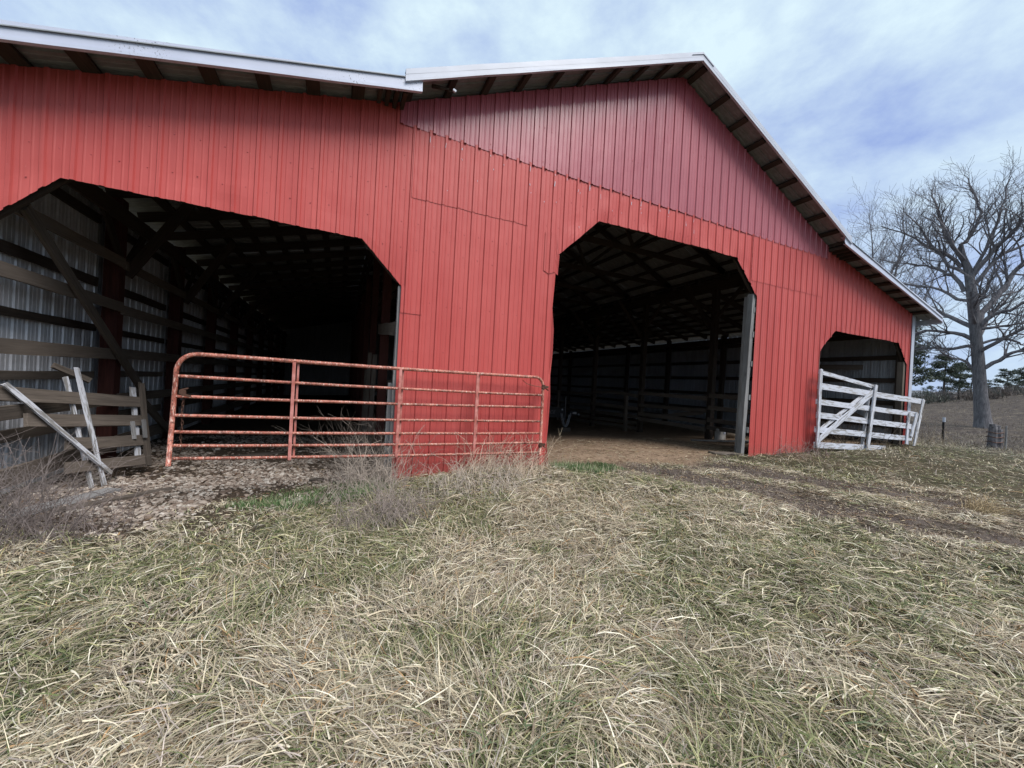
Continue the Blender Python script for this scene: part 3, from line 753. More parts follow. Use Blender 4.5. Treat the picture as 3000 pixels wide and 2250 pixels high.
for x in (-0.487, 0.778, 1.886):
    for dxx, wd_ in ((0.0, 0.034), (0.04, 0.022)):
        mb = MB(); yo = GY_ - 0.026 if dxx == 0 else GY_ + 0.026
        mb.box((x + dxx, yo, 0.96), (wd_, 0.010, 1.20)); mb.box((x + dxx - wd_ / 2, yo + 0.006, 0.96), (0.004, 0.02, 1.2))
        mb.build('upright_channel', M_PINK, gate)
for z in (1.41, 0.48):
    mb = MB(); mb.tube([(3.012, GY_, z - 0.035), (3.012, GY_, z + 0.035)], 0.033, 10); mb.box((3.06, GY_ + 0.02, z), (0.10, 0.025, 0.035)); mb.tube([(3.11, GY_ + 0.02, z - 0.05), (3.11, GY_ + 0.17, z)], 0.012, 7)
    mb.build('hinge', M_CHAIN, gate)
mb = MB(); mb.tube([(2.66, GY_ + .05, 1.50), (2.72, GY_ + .03, 1.45), (2.85, GY_ + 0.02, 1.42), (3.0, GY_ - 0.03, 1.40)], 0.005, 5); mb.build('tie_wire', M_CHAIN, gate)
def link_chain(pts_, r, wire, name, mat, parent):
    mb = MB(); P = [Vector(q) for q in pts_]
    for i, (p0, p1) in enumerate(zip(P, P[1:])):
        d = (p1 - p0); L = d.length; d.normalize(); a = d.orthogonal().normalized(); c_ = d.cross(a)
        a = a * math.cos(i * 1.5) + c_ * math.sin(i * 1.5)
        ring = []
        for k in range(9):
            th = 2 * math.pi * k / 8
            ring.append((p0 + p1) / 2 + d * (L * 0.68 * math.cos(th)) + a * (r * math.sin(th)))
        mb.tube(ring, wire, 5, False)
    return mb.build(name, mat, parent, True)
link_chain([(-1.56 + 0.004 * math.sin(k), GY_ + 0.02, 1.12 - k * 0.042) for k in range(16)], 0.011, 0.004, 'latch_chain', M_CHAIN, gate)
mb = MB(); mb.box((-1.56, GY_, 1.15), (0.06, 0.03, 0.05)); mb.box((-1.53, GY_ - 0.01, 1.12), (0.10, 0.02, 0.02), Matrix.Rotation(0.3, 3, 'Y')); mb.box((-1.545, GY_, 1.185), (0.07, 0.02, 0.015), Matrix.Rotation(-0.3, 3, 'Y'))
mb.build('latch', M_CHAIN, gate)

# ------------------------------------------------------------------ white board gate at the right opening
wg = empty('board_gate', (12.9, -0.18, 0.15), 'sagging worn white board gate across the small right opening', 'gate')
WY = -0.19
def wrail(name, pts_, wd_, y, m_=M_WHITEW, sg=6):
    for (xa, za), (xb, zb) in zip(pts_, pts_[1:]):
        board(name, (xa, y, za), (xb, y, zb), wd_, 0.028, m_, wg, side=(0, 1, 0), jit=0.005, segs=sg)
wrail('rail', [(10.55, 2.115), (13.09, 1.865)], 0.10, WY)
wrail('rail', [(10.55, 1.776), (15.99, 1.545)], 0.15, WY)
wrail('rail', [(10.50, 1.392), (15.66, 1.152)], 0.13, WY)
wrail('rail', [(10.55, 1.075), (15.3, 0.80)], 0.14, WY)
wrail('rail', [(10.52, 0.722), (15.38, 0.44)], 0.14, WY)
wrail('rail', [(10.52, 0.345), (13.9, 0.19)], 0.14, WY)
wrail('diagonal_brace', [(10.56, 0.43), (13.03, 1.72)], 0.13, WY - 0.032)
wrail('diagonal_brace', [(10.62, 0.62), (12.85, 1.70)], 0.09, WY + 0.032, M_PEELW)
wrail('upright', [(10.585, 0.30), (10.57, 2.18)], 0.10, WY - 0.034)
wrail('upright', [(12.81, 0.12), (13.075, 1.91)], 0.13, WY - 0.065)
wrail('upright', [(12.83, 0.12), (13.06, 1.80)], 0.12, WY + 0.066, M_PEELW)
wrail('upright', [(15.46, 0.15), (15.91, 1.61)], 0.12, WY - 0.034, M_PEELW)
wrail('upright', [(15.27, 0.50), (15.55, 1.20)], 0.12, WY - 0.036)
wrail('upright', [(15.0, 0.30), (15.02, 0.72)], 0.10, WY - 0.034)
wrail('upright', [(15.0, 0.78), (15.10, 1.20)], 0.08, WY - 0.040, M_PEELW)

# ------------------------------------------------------------------ broken wooden gate at the left
bgt = empty('broken_board_gate', (-2.9, 1.1, -0.15), 'broken weathered board gate with peeling white posts leaning at the left', 'gate')
A_ = Vector((-3.3, .3, 1.2)); B_ = Vector((-2.65, 2.05, 1.1)); M_ = Vector((-2.72, 1.02, -.15)); GN = (B_ - A_).cross(M_ - A_).normalized()
if GN.y > 0: GN = -GN
def gb(name, p0, p1, wd_, off, m_, sg=5, jt=0.006, th=0.03):
    board(name, Vector(p0) + GN * off, Vector(p1) + GN * off, wd_, th, m_, bgt, side=GN, jit=jt, segs=sg)
gb('rail', (-3.26, .33, 1.05), (-2.64, 1.90, 0.862), 0.155, 0, M_GREYW)
gb('rail', (-3.12, .50, .745), (-2.60, 1.85, .60), 0.15, 0, M_GREYW)
gb('rail', (-2.93, .80, .43), (-2.548, 1.80, .313), 0.15, 0, M_GREYW)
gb('rail', (-2.90, .74, .15), (-2.49, 1.78, .03), 0.14, 0.0, M_GREYW)
gb('upright', (-3.036, 1.126, 1.335), (-2.70, 1.075, -.17), 0.04, 0.032, M_PEELW)
gb('upright', (-3.042, 1.035, 1.23), (-2.731, .985, -.16), 0.04, -0.032, M_PEELW)
gb('upright', (-2.697, 1.953, 1.15), (-2.497, 1.745, -0.06), 0.08, 0.032, M_GREYW)
gb('upright', (-2.715, 1.87, 1.09), (-2.54, 1.68, 0.07), 0.07, -0.032, M_PEELW)
gb('diagonal_brace', (-3.27, .36, 1.14), (-2.70, 1.15, -.02), 0.052, 0.066, M_PEELW)
gb('broken_rail', (-3.12, .92, 1.365), (-2.945, 1.28, 1.18), 0.07, -0.005, M_GREYW, 3)
gb('cleat', (-2.669, 1.664, .60), (-2.625, 1.625, .35), 0.045, 0.03, M_JAMB, 2, 0.002)
gb('cleat', (-2.622, 1.80, .605), (-2.578, 1.75, .345), 0.045, 0.066, M_JAMB, 2, 0.002)

# loose boards on the ground
def loose(p0, p1, wd_, label, m_=M_GREYW, lift=0.025, name='loose_board'):
    a = Vector((p0[0], p0[1], gz(*p0[:2]) + lift)); c_ = Vector((p1[0], p1[1], gz(*p1[:2]) + lift))
    o = board(name, a, c_, wd_, 0.03, m_, None, side=(0, 0, 1), jit=0.006, segs=5)
    return tag(o, label, 'board')
loose((-2.95, -0.15), (-2.45, 0.75), 0.20, 'wide silvery plank lying beside the broken left gate', M_JAMB)
loose((-2.62, -0.05), (-1.85, 0.62), 0.10, 'narrow weathered plank on the ground below the broken gate')
loose((-0.25, 0.55), (0.42, -0.12), 0.13, 'short rotting board half buried in weeds by the pier')
loose((-1.9, 2.6), (-0.9, 3.1), 0.14, 'flat grey board on the gravel inside the left opening')
loose((9.6, 2.55), (11.3, 0.95), 0.17, 'long grey plank on the dirt floor by the silvered jamb', M_JAMB)
loose((10.2, 2.35), (11.5, 1.25), 0.15, 'second grey plank lying in front of the two buckets', M_JAMB)
loose((7.6, 0.30), (8.25, 0.12), 0.22, 'short flat slab at the foot of the silvered jamb', M_GREYW)

# ------------------------------------------------------------------ trailer in the dark bay
TZ = -0.25
tr_ = empty('flatbed_trailer', (5.6, 7.1, TZ), 'black flatbed trailer parked in the dark middle bay', 'trailer')
mb = MB(); mb.box((4.6, 7.3, TZ + 0.95), (4.7, 2.1, 0.05)); mb.build('deck', M_BLACK, tr_)
for y in (6.32, 8.28):
    mb = MB(); mb.box((4.6, y, TZ + 0.86), (4.7, 0.06, 0.13)); mb.box((4.6, y - 0.02, TZ + 0.93), (4.7, 0.04, 0.02)); mb.build('side_rail', M_BLACK, tr_)
mb = MB(); mb.box((7.15, 6.55, TZ + 0.70), (1.0, 0.08, 0.36)); mb.box((7.15, 6.50, TZ + 0.88), (1.0, 0.16, 0.03)); mb.build('tongue', M_BLACK, tr_)
mb = MB(); mb.box((7.2, 7.6, TZ + 0.70), (1.0, 0.08, 0.2), Matrix.Rotation(-0.7, 3, 'Z')); mb.build('tongue_brace', M_BLACK, tr_)
mb = MB(); mb.tube([(7.72, 6.55, TZ + 0.42), (7.72, 6.55, TZ + 1.28)], 0.045, 10); mb.box((7.72, 6.55, TZ + 0.12), (0.22, 0.22, 0.03)); mb.tube([(7.72, 6.55, TZ + 0.13), (7.72, 6.55, TZ + 0.5)], 0.032, 10); mb.tube([(7.72, 6.55, TZ + 1.22), (7.72, 6.40, TZ + 1.22), (7.72, 6.40, TZ + 1.34)], 0.012, 6)
mb.build('jack', M_BLACK, tr_)
mb = MB(); mb.box((8.02, 6.50, TZ + 0.70), (0.32, 0.12, 0.13)); mb.tube([(8.14, 6.50, TZ + 0.66), (8.26, 6.50, TZ + 0.64), (8.30, 6.5, TZ + 0.63)], [0.07, 0.075, 0.05], 10); mb.box((8.0, 6.43, TZ + 0.74), (0.2, 0.02, 0.05)); mb.build('coupler', M_BLACK, tr_)
mb = MB(); mb.box((8.06, 6.425, TZ + 0.70), (0.16, 0.02, 0.07)); mb.box((8.24, 6.42, TZ + 0.66), (0.05, 0.02, 0.06)); mb.build('latch_plate', M_STEEL, tr_)
mb = MB(); mb.box((7.56, 6.48, TZ + 0.82), (0.05, 0.02, 0.06)); mb.build('reflector', M_WHITE_TRIM, tr_)
for dy_ in (0.0, 0.09):
    P = [(7.52 + 0.36 * i / 15, 6.40 + dy_, TZ + 0.66 - 0.47 * math.sin(math.pi * i / 15) ** 0.8 + 0.02 * i / 15) for i in range(16)]
    link_chain(P, 0.018, 0.007, 'safety_chain', M_STEEL, tr_)
for wx in (3.9, 4.8):
    for y in (6.16, 8.44):
        mb = MB()
        prof = [(0.0, 0.20), (0.03, 0.33), (0.06, 0.36), (0.16, 0.36), (0.19, 0.33), (0.22, 0.20)]
        n = 20
        for (yy, r) in prof:
            for k in range(n): mb.v.append((wx + r * math.cos(2 * math.pi * k / n), y - 0.11 + yy, TZ + 0.36 + r * math.sin(2 * math.pi * k / n)))
        for i in range(len(prof) - 1):
            for k in range(n): mb.f4.append([i * n + k, i * n + (k + 1) % n, (i + 1) * n + (k + 1) % n, (i + 1) * n + k])
        tyre = mb.build('wheel', M_RUBBER, tr_, True)
        mb = MB(); mb.tube([(wx, y - 0.08, TZ + 0.36), (wx, y + 0.08, TZ + 0.36)], 0.2, 16); mb.tube([(wx, y - 0.10, TZ + 0.36), (wx, y + 0.1, TZ + 0.36)], 0.05, 10); mb.build('rim', M_STEEL, tyre)
tcu = bpy.data.curves.new('lettering', 'FONT'); tcu.body = 'RICE'; tcu.size = 0.17; tcu.extrude = 0.003; tcu.shear = 0.25; tcu.space_character = 1.15
to = bpy.data.objects.new('lettering_tmp', tcu); COL.objects.link(to)
dg = bpy.context.evaluated_depsgraph_get(); tme = bpy.data.meshes.new_from_object(to.evaluated_get(dg)); bpy.data.objects.remove(to)
tme.materials.clear()
obj('lettering', tme, M_LETTER, tr_, Matrix.Translation((6.88, 6.505, TZ + 0.66)) @ Matrix.Rotation(math.pi / 2, 4, 'X'))
mb = MB(); mb.box((7.72, 6.55, -0.19), (0.42, 0.26, 0.20), Matrix.Rotation(0.1, 3, 'Z')); me = mb.mesh('wood_block')
bm = bmesh.new(); bm.from_mesh(me); bmesh.ops.bevel(bm, geom=bm.edges[:], offset=0.012, segments=1, affect='EDGES'); bm.to_mesh(me); bm.free()
tag(obj('wood_block', me, M_GREYW), 'squared wooden block under the trailer jack', 'block')

# buckets by the inner post
def bucket(name, M, label, mat, h=0.36, r0=0.125, r1=0.155):
    e = empty(name, M.translation, label, 'bucket')
    n = 20; prof = [(0, 0.0), (r0, 0.0), (r0 + 0.01, 0.02), (r1 * 0.96, h * 0.8), (r1, h * 0.82), (r1, h * 0.86), (r1 * 0.97, h * 0.88), (r1, h), (r1 - 0.008, h), (r0 - 0.004, 0.01), (0, 0.01)]
    V = []
    for r, z in prof:
        for k in range(n): V.append(M @ Vector((r * math.cos(2 * math.pi * k / n), r * math.sin(2 * math.pi * k / n), z)))
    F = [[i * n + k, i * n + (k + 1) % n, (i + 1) * n + (k + 1) % n, (i + 1) * n + k] for i in range(len(prof) - 1) for k in range(n)]
    obj('shell', mesh_np('shell', [tuple(v) for v in V], np.array(F), True), mat, e)
    mb = MB(); mb.tube([M @ Vector((r1 * 1.03 * math.cos(a), 0.10 * math.sin(a) + 0.0, h * 0.85 - 0.16 * math.sin(a))) for a in np.linspace(0, math.pi, 13)], 0.004, 5); mb.build('handle', M_STEEL, e)
    return e
e = bucket('feed_bucket', Matrix.Translation((10.85, 2.55, gz(10.85, 2.55) + 0.36)) @ Matrix.Rotation(math.pi, 4, 'X'), 'upturned dusty white bucket beside the dark inner post', M_BUCKET, 0.42, 0.135, 0.165)
mb = MB(); V = []; 
for i in range(7):
    a = -1.9 + i * 0.09
    for z in (0.19 + 0.02 * (i % 3), 0.30 - 0.015 * (i % 2)): V.append((10.85 + 0.163 * math.cos(a), 2.55 + 0.163 * math.sin(a), gz(10.85, 2.55) + z))
mb.add(V, [(2 * i, 2 * i + 2, 2 * i + 3, 2 * i + 1) for i in range(6)]); mb.build('torn_sticker', M_WHITE_TRIM, e)
bucket('feed_bucket', Matrix.Translation((11.35, 2.75, gz(11.3, 2.5) + 0.15)) @ Matrix.Rotation(-0.55, 4, 'Z') @ Matrix.Rotation(math.radians(100), 4, 'Y'), 'tan bucket tipped on its side near the silvered jamb', M_TAN, 0.40, 0.12, 0.15)

# ------------------------------------------------------------------ trees
def tube_batch(branches):
    """branches: list of (pts (n,3), radii (n,), sides) -> V, F"""
    V = []; F = []; b0 = 0
    for P, R, n in branches:
        P = np.asarray(P); R = np.asarray(R); k = len(P)
        T = np.gradient(P, axis=0); T /= np.linalg.norm(T, axis=1)[:, None] + 1e-9
        ref = np.array([0.31, 0.17, 0.93]) if abs(T[0] @ np.array([0.31, 0.17, 0.93])) < 0.9 else np.array([1.0, 0, 0])
        A = np.cross(T, ref); A /= np.linalg.norm(A, axis=1)[:, None] + 1e-9; C = np.cross(A, T)
        th = 2 * np.pi * np.arange(n) / n
        ring = P[:, None, :] + (A[:, None, :] * np.cos(th)[None, :, None] + C[:, None, :] * np.sin(th)[None, :, None]) * R[:, None, None]
        V.append(ring.reshape(-1, 3))
        i = np.arange(k - 1)[:, None] * n; j = np.arange(n)[None, :]; j2 = (j + 1) % n
        F.append(np.stack([b0 + i + j, b0 + i + j2, b0 + i + n + j2, b0 + i + n + j], -1).reshape(-1, 4))
        b0 += k * n
    return np.concatenate(V), np.concatenate(F)
def grow(rng, P0, D0, L, r0, lvl, out, maxl, up=0.15, wig=0.22):
    n = max(4, int(5 + L * 1.2)) if lvl < 3 else 4
    P = [np.array(P0)]; D = np.array(D0) / np.linalg.norm(D0); st = L / (n - 1)
    for k in range(n - 1):
        D = D + rng.normal(0, wig, 3) * (0.6 if lvl < 2 else 1) + np.array([0, 0, up * 0.4]); D /= np.linalg.norm(D)
        P.append(P[-1] + D * st)
    P = np.array(P); R = r0 * (1 - 0.80 * np.linspace(0, 1, n))
    out.append((P, np.maximum(R, 0.0065), 7 if r0 > .12 else 5 if r0 > 0.04 else 3))
    if lvl < maxl: sprout(rng, P, R, lvl, out, maxl, up, wig)
def sprout(rng, P, R, lvl, out, maxl, up, wig, dens=1.0, start=0.25):
    L = np.linalg.norm(np.diff(P, axis=0), axis=1).sum()
    cnt = int(dens * (5 + L * (2.4 if lvl < 2 else 4.0))); cnt = min(cnt, 24 if lvl < 2 else 11)
    seg = np.concatenate([[0], np.cumsum(np.linalg.norm(np.diff(P, axis=0), axis=1))])
    for i in range(cnt):
        t_ = start + (1 - start) * (i + rng.random()) / cnt; s_ = t_ * L
        k = min(len(P) - 2, max(0, int(np.searchsorted(seg, s_) - 1))); f_ = (s_ - seg[k]) / (seg[k + 1] - seg[k] + 1e-9)
        p = P[k] + (P[k + 1] - P[k]) * f_; r = R[k] + (R[k + 1] - R[k]) * f_
        d = P[k + 1] - P[k]; d /= np.linalg.norm(d) + 1e-9
        o = rng.normal(0, 1, 3); o -= d * (o @ d); o /= np.linalg.norm(o) + 1e-9
        dd = d * rng.uniform(0.45, 1.0) + o * rng.uniform(0.5, 1.0) + np.array([0, 0, up])
        ln = L * rng.uniform(0.30, 0.62) * (1 - 0.35 * t_)
        grow(rng, p, dd, max(ln, 0.25), max(0.005, min(r * 0.5, 0.012 + ln * 0.02)), lvl + 1, out, maxl, up, wig)
def bare_tree(name, base, hd, trunk, limbs, tr_r, label, seed, maxl=3, mat=None, extra=6):
    rng = np.random.default_rng(seed)
    e = empty(name, base, label, 'tree'); nn_ = np.array([hd[0], hd[1], 0]); uu_ = np.array([hd[1], -hd[0], 0]); B0 = np.array(base, float)
    tp = np.array([B0 + uu_ * u + np.array([0, 0, z]) for u, z in trunk])
    flare = np.array(tr_r, float)
    V, F = tube_batch([(tp, flare, 14)]); obj('trunk', mesh_np('trunk', V, F, True), mat or M_BARK, e)
    out_l = []
    for q, (r0, pts_) in enumerate(limbs):
        r0 = r0 * 0.8; a = np.array(pts_, float); u0 = a[0, 0]; depth_s = rng.uniform(-0.75, 0.75)
        P = np.array([B0 + uu_ * u + nn_ * (depth_s * abs(u - u0) * 0.9 + depth_s * 0.25 * abs(z - a[0, 1])) + np.array([0, 0, z]) for u, z in a])
        PP = []
        for i in range(len(P) - 1):
            for f_ in (0, 0.5): PP.append(P[i] * (1 - f_) + P[i + 1] * f_ + rng.normal(0, 0.05, 3) * (1 if (i or f_) else 0))
        PP.append(P[-1]); PP = np.array(PP); R = r0 * (1 - 0.78 * np.linspace(0, 1, len(PP)))
        ol = [(PP, R, 8)]; sprout(rng, PP, R, 1, ol, maxl, 0.22, 0.2, 1.5, 0.18); out_l.append(ol)
    ztop = trunk[-1][1]
    for q in range(extra):
        z = rng.uniform(ztop * 0.35, ztop * 0.98); k = np.interp(z, [p_[1] for p_ in trunk], [p_[0] for p_ in trunk])
        s_ = 1 if q % 2 else -1
        d = nn_ * s_ + uu_ * rng.uniform(-0.5, 0.9) + np.array([0, 0, rng.uniform(0.3, 0.9)]); ol = []
        grow(rng, B0 + uu_ * k + np.array([0, 0, z]), d, rng.uniform(2.5, 4.8), 0.12, 1, ol, maxl, 0.2, 0.2); out_l.append(ol)
    for ol in out_l:
        V, F = tube_batch(ol); obj('limb', mesh_np('limb', V, F, False), mat or M_TWIG, e)
    return e
TRUNK = [(0.02, -0.3), (0.0, 0.0), (-0.06, 0.6), (-0.19, 2.01), (-0.35, 4.04), (-0.53, 5.89), (-0.70, 7.76), (-0.92, 9.45), (-1.17, 10.34), (-1.29, 10.99)]
LIMBS = [(0.15, [[-1.2, 10.45], [-1.25, 11.09], [-1.04, 11.56], [-0.74, 12.3], [-0.63, 13.1], [-0.77, 13.96], [-1.03, 14.89], [-1.16, 15.4]]),
 (0.15, [[-1.16, 10.13], [-1.64, 10.97], [-1.98, 11.81], [-2.21, 12.95], [-2.46, 13.9], [-2.57, 14.6]]),
 (0.14, [[-1.24, 9.72], [-1.83, 10.48], [-2.2, 10.89], [-2.73, 11.23], [-3.13, 11.78], [-3.78, 12.17], [-4.7, 12.7]]),
 (0.14, [[-1.05, 8.23], [-1.58, 9.37], [-1.94, 9.65], [-2.46, 10.08], [-3.07, 10.27], [-3.9, 10.55], [-5.0, 11.2]]),
 (0.17, [[-0.81, 9.02], [-0.38, 9.86], [0.1, 10.56], [0.57, 11.14], [1.13, 11.95], [1.6, 13.2], [1.9, 14.2]]),
 (0.15, [[-0.66, 8.58], [-0.18, 9.51], [0.47, 10.37], [1.17, 10.78], [2.2, 11.6], [3.0, 12.4]]),
 (0.22, [[-0.41, 6.19], [0.02, 7.46], [0.54, 8.58], [0.92, 9.48], [1.3, 10.37], [2.0, 11.6], [2.4, 12.8]]),
 (0.15, [[-0.37, 5.98], [0.23, 6.73], [0.72, 6.87], [1.18, 7.21], [2.2, 7.9], [3.2, 8.4]]),
 (0.16, [[-0.63, 6.0], [-1.48, 6.81], [-2.21, 7.32], [-2.82, 7.72], [-3.46, 8.14], [-4.4, 8.9], [-5.2, 9.4]]),
 (0.15, [[-0.63, 5.28], [-1.3, 5.7], [-2.15, 5.84], [-2.9, 5.74], [-3.67, 5.57], [-4.6, 5.9]]),
 (0.14, [[-0.46, 4.86], [-1.26, 4.73], [-2.11, 4.76], [-2.86, 4.74], [-3.6, 4.9]]),
 (0.11, [[-0.38, 3.33], [-0.82, 3.84], [-1.38, 4.16], [-1.81, 4.49], [-2.2, 5.15]]),
 (0.15, [[-0.09, 3.53], [0.45, 4.03], [0.92, 4.41], [1.38, 4.78], [2.3, 5.6], [3.1, 6.0]]),
 (0.12, [[-0.34, 5.88], [0.38, 6.02], [1.21, 6.24], [2.3, 6.4]]),
 (0.10, [[-0.34, 4.96], [0.41, 5.32], [1.02, 4.99], [1.38, 4.88], [2.0, 4.7]]),
 (0.13, [[-1.0, 9.3], [-1.7, 9.9], [-2.4, 11.2], [-3.0, 12.3], [-3.7, 13.4]]),
 (0.12, [[-0.85, 9.1], [-0.3, 10.6], [0.1, 12.2], [0.3, 13.6], [0.5, 14.8]]),
 (0.12, [[-0.8, 7.6], [-1.6, 8.3], [-2.5, 8.9], [-3.4, 9.3], [-4.6, 10.2], [-5.4, 11.4]])]
HD = (0.96731384, 0.25358221)
OAK = (34.82, 3.54, gz(34.82, 3.54) + 0.0)
bare_tree('oak_tree', OAK, HD, TRUNK, LIMBS, [0.52, 0.42, 0.35, 0.29, 0.27, 0.25, 0.25, 0.20, 0.15, 0.12], 'tall bare oak with a thick grey trunk on the right', 5, 3, extra=7)
# slighter bare tree behind the barn roof, left of the oak
bt = (41.9, 10.95, gz(41.9, 10.95)); ks = 1.42
def sc2(L_): return [[a_ * ks * 0.9, b_ * ks] for a_, b_ in L_]
bare_tree('bare_tree', bt, (0.93, 0.367), sc2([(0, -.3), (0, 0), (0.05, 2), (-0.1, 4), (-0.3, 6.2), (-0.2, 8.0)]),
          [(r_, sc2(L_)) for r_, L_ in [(0.12, [[-0.1, 5], [-0.7, 6.6], [-1.4, 8.2], [-1.8, 9.6], [-2.4, 11.0]]), (0.12, [[-0.2, 6.5], [0.3, 8.6], [0.5, 10.4], [0.4, 12.0]]), (0.11, [[-0.3, 6], [-1.2, 7.2], [-2.2, 8.2], [-3.0, 9.6]]), (0.11, [[0, 4], [1.0, 5.5], [1.8, 7.5], [2.4, 9.5]]), (0.10, [[-0.2, 7], [-0.9, 8.6], [-1.0, 10.4], [-1.2, 12.0]])]],
          [0.30, 0.22, 0.18, 0.15, 0.12, 0.09], 'slighter bare tree showing over the eave left of the oak', 9, 3, extra=4)

def pine(base, h0, label, seed, spread=0.34, low=0.35, cl=26, tone=1.0, name='pine_tree', cat='tree'):
    h = h0 * 1.0; rng = np.random.default_rng(seed); B0 = np.array([base[0], base[1], gz(*base)])
    e = empty(name, B0, label, cat, 'evergreens on the far hillside')
    P = np.array([B0 + np.array([0.02 * h * math.sin(3 * t_ + seed), 0.015 * h * math.cos(2 * t_), t_ * h]) for t_ in np.linspace(-0.02, 1, 9)])
    br = [(P, 0.028 * h * (1 - 0.85 * np.linspace(0, 1, 9)), 8)]
    cents = []
    for k in range(cl):
        t_ = low + (1 - low) * (k + rng.random()) / cl; a = rng.random() * 6.283
        rr = h * spread * (1.05 - 0.75 * ((t_ - low) / (1 - low)) ** 1.6) * rng.uniform(0.45, 1.0)
        p0 = B0 + np.array([0, 0, t_ * h]); p1 = p0 + np.array([math.cos(a) * rr, math.sin(a) * rr, rr * rng.uniform(0.0, 0.35)])
        br.append((np.array([p0, (p0 + p1) / 2 - np.array([0, 0, 0.03 * rr]), p1]), np.array([0.009 * h * 0.5, 0.004 * h, 0.002 * h]), 4))
        cents.append((p1, h * rng.uniform(0.07, 0.11)))
        if rng.random() < 0.8: cents.append(((p0 * 0.4 + p1 * 0.6) + rng.normal(0, 0.03 * h, 3), h * rng.uniform(0.06, 0.095)))
    V, F = tube_batch(br); obj('trunk', mesh_np('trunk', V, F, True), M_PBARK, e)
    VV = []; CC = []
    for c_, s_ in cents:
        n = 130; d = rng.normal(0, 1, (n, 3)); d /= np.linalg.norm(d, axis=1)[:, None]; d *= (rng.random((n, 1)) ** 0.45)
        p = c_ + d * np.array([s_ * 1.25, s_ * 1.25, s_ * 0.55])
        o = rng.normal(0, 1, (n, 3)); o[:, 2] = np.abs(o[:, 2]) + .2; o /= np.linalg.norm(o, axis=1)[:, None]; L = s_ * rng.uniform(0.25, 0.55, (n, 1))
        sd_ = np.cross(o, rng.normal(0, 1, (n, 3))); sd_ /= np.linalg.norm(sd_, axis=1)[:, None]; sd_ *= L * 0.22
        VV.append(np.stack([p - sd_, p + sd_, p + o * L], 1).reshape(-1, 3))
        g = rng.uniform(0.6, 1.25, (n, 1)) * tone; c3 = np.array([[0.058, 0.078, 0.058]]) * g + np.array([[0.012, 0.006, 0.0]]) * rng.random((n, 1))
        CC.append(np.repeat(c3, 3, 0))
    VV = np.concatenate(VV); me = mesh_np('crown', VV, np.arange(len(VV)).reshape(-1, 3)); color_attr(me, np.concatenate(CC)); obj('crown', me, M_NEEDLE, e)
def at(px_dir, d): return (px_dir[0] * d, -5.592 + px_dir[1] * d)
pine(at((0.9548, 0.2972), 96), 7.6, 'flat-topped open pine standing between the barn and the oak', 1, 0.30, 0.38, 22)
pine(at((0.9380, 0.3466), 74), 10.5, 'tall ragged pine partly hidden by the barn corner', 2, 0.30, 0.22, 30)
pine(at((0.9600, 0.2800), 104), 6.4, 'dense dark pine just left of the oak trunk', 3, 0.36, 0.15, 30)
pine(at((0.9635, 0.2680), 100), 4.2, 'low bushy pine at the foot of the hillside behind the oak', 4, 0.6, 0.05, 26)
pine(at((0.9725, 0.2330), 112), 4.6, 'dark evergreen directly right of the oak trunk', 5, 0.5, 0.08, 30, 0.9)
pine(at((0.9765, 0.2155), 120), 5.0, 'rounded evergreen second right of the oak trunk', 6, 0.55, 0.08, 30)
pine(at((0.9800, 0.1990), 118), 6.6, 'tallest evergreen at the right edge of the hillside', 7, 0.48, 0.08, 34, 1.15)
pine(at((0.9840, 0.1782), 118), 6.5, 'outermost evergreen past the right edge of the view', 8, 0.48, 0.08, 30)
pine(at((0.9500, 0.3122), 120), 3.4, 'small pale evergreen low on the slope near the barn corner', 10, 0.6, 0.05, 22, 1.2)

def brush_line():
    rng = np.random.default_rng(44); VV = []; CC = []
    for k in range(150):
        az = math.radians(rng.uniform(62, 86)); d = rng.uniform(84, 128); x, y = d * math.sin(az), -5.592 + d * math.cos(az); hh = rng.uniform(0.5, 1.7); n = 130
        p = np.stack([x + rng.normal(0, hh * .55, n), y + rng.normal(0, hh * .55, n), gz(x, y) + hh * rng.random(n) ** 1.3], 1)
        o = rng.normal(0, .5, (n, 3)); o[:, 2] = np.abs(o[:, 2]) + .6; L = rng.uniform(.3, .9, (n, 1)); sd_ = np.cross(o, rng.normal(0, 1, (n, 3))); sd_ /= np.linalg.norm(sd_, axis=1)[:, None]; sd_ *= rng.uniform(.02, .07, (n, 1))
        VV.append(np.stack([p - sd_, p + sd_, p + o * L], 1).reshape(-1, 3)); base = np.array([(.10, .092, .095), (.075, .08, .068), (.13, .11, .10)][k % 3])
        CC.append(np.repeat(base * rng.uniform(.6, 1.3, (n, 1)), 3, 0))
    VV = np.concatenate(VV); me = mesh_np('hedgerow_brush', VV, np.arange(len(VV)).reshape(-1, 3)); color_attr(me, np.concatenate(CC))
    tag(obj('hedgerow_brush', me, M_NEEDLE), 'low grey-brown brush along the far hillside', 'brush', kind='stuff')
brush_line()
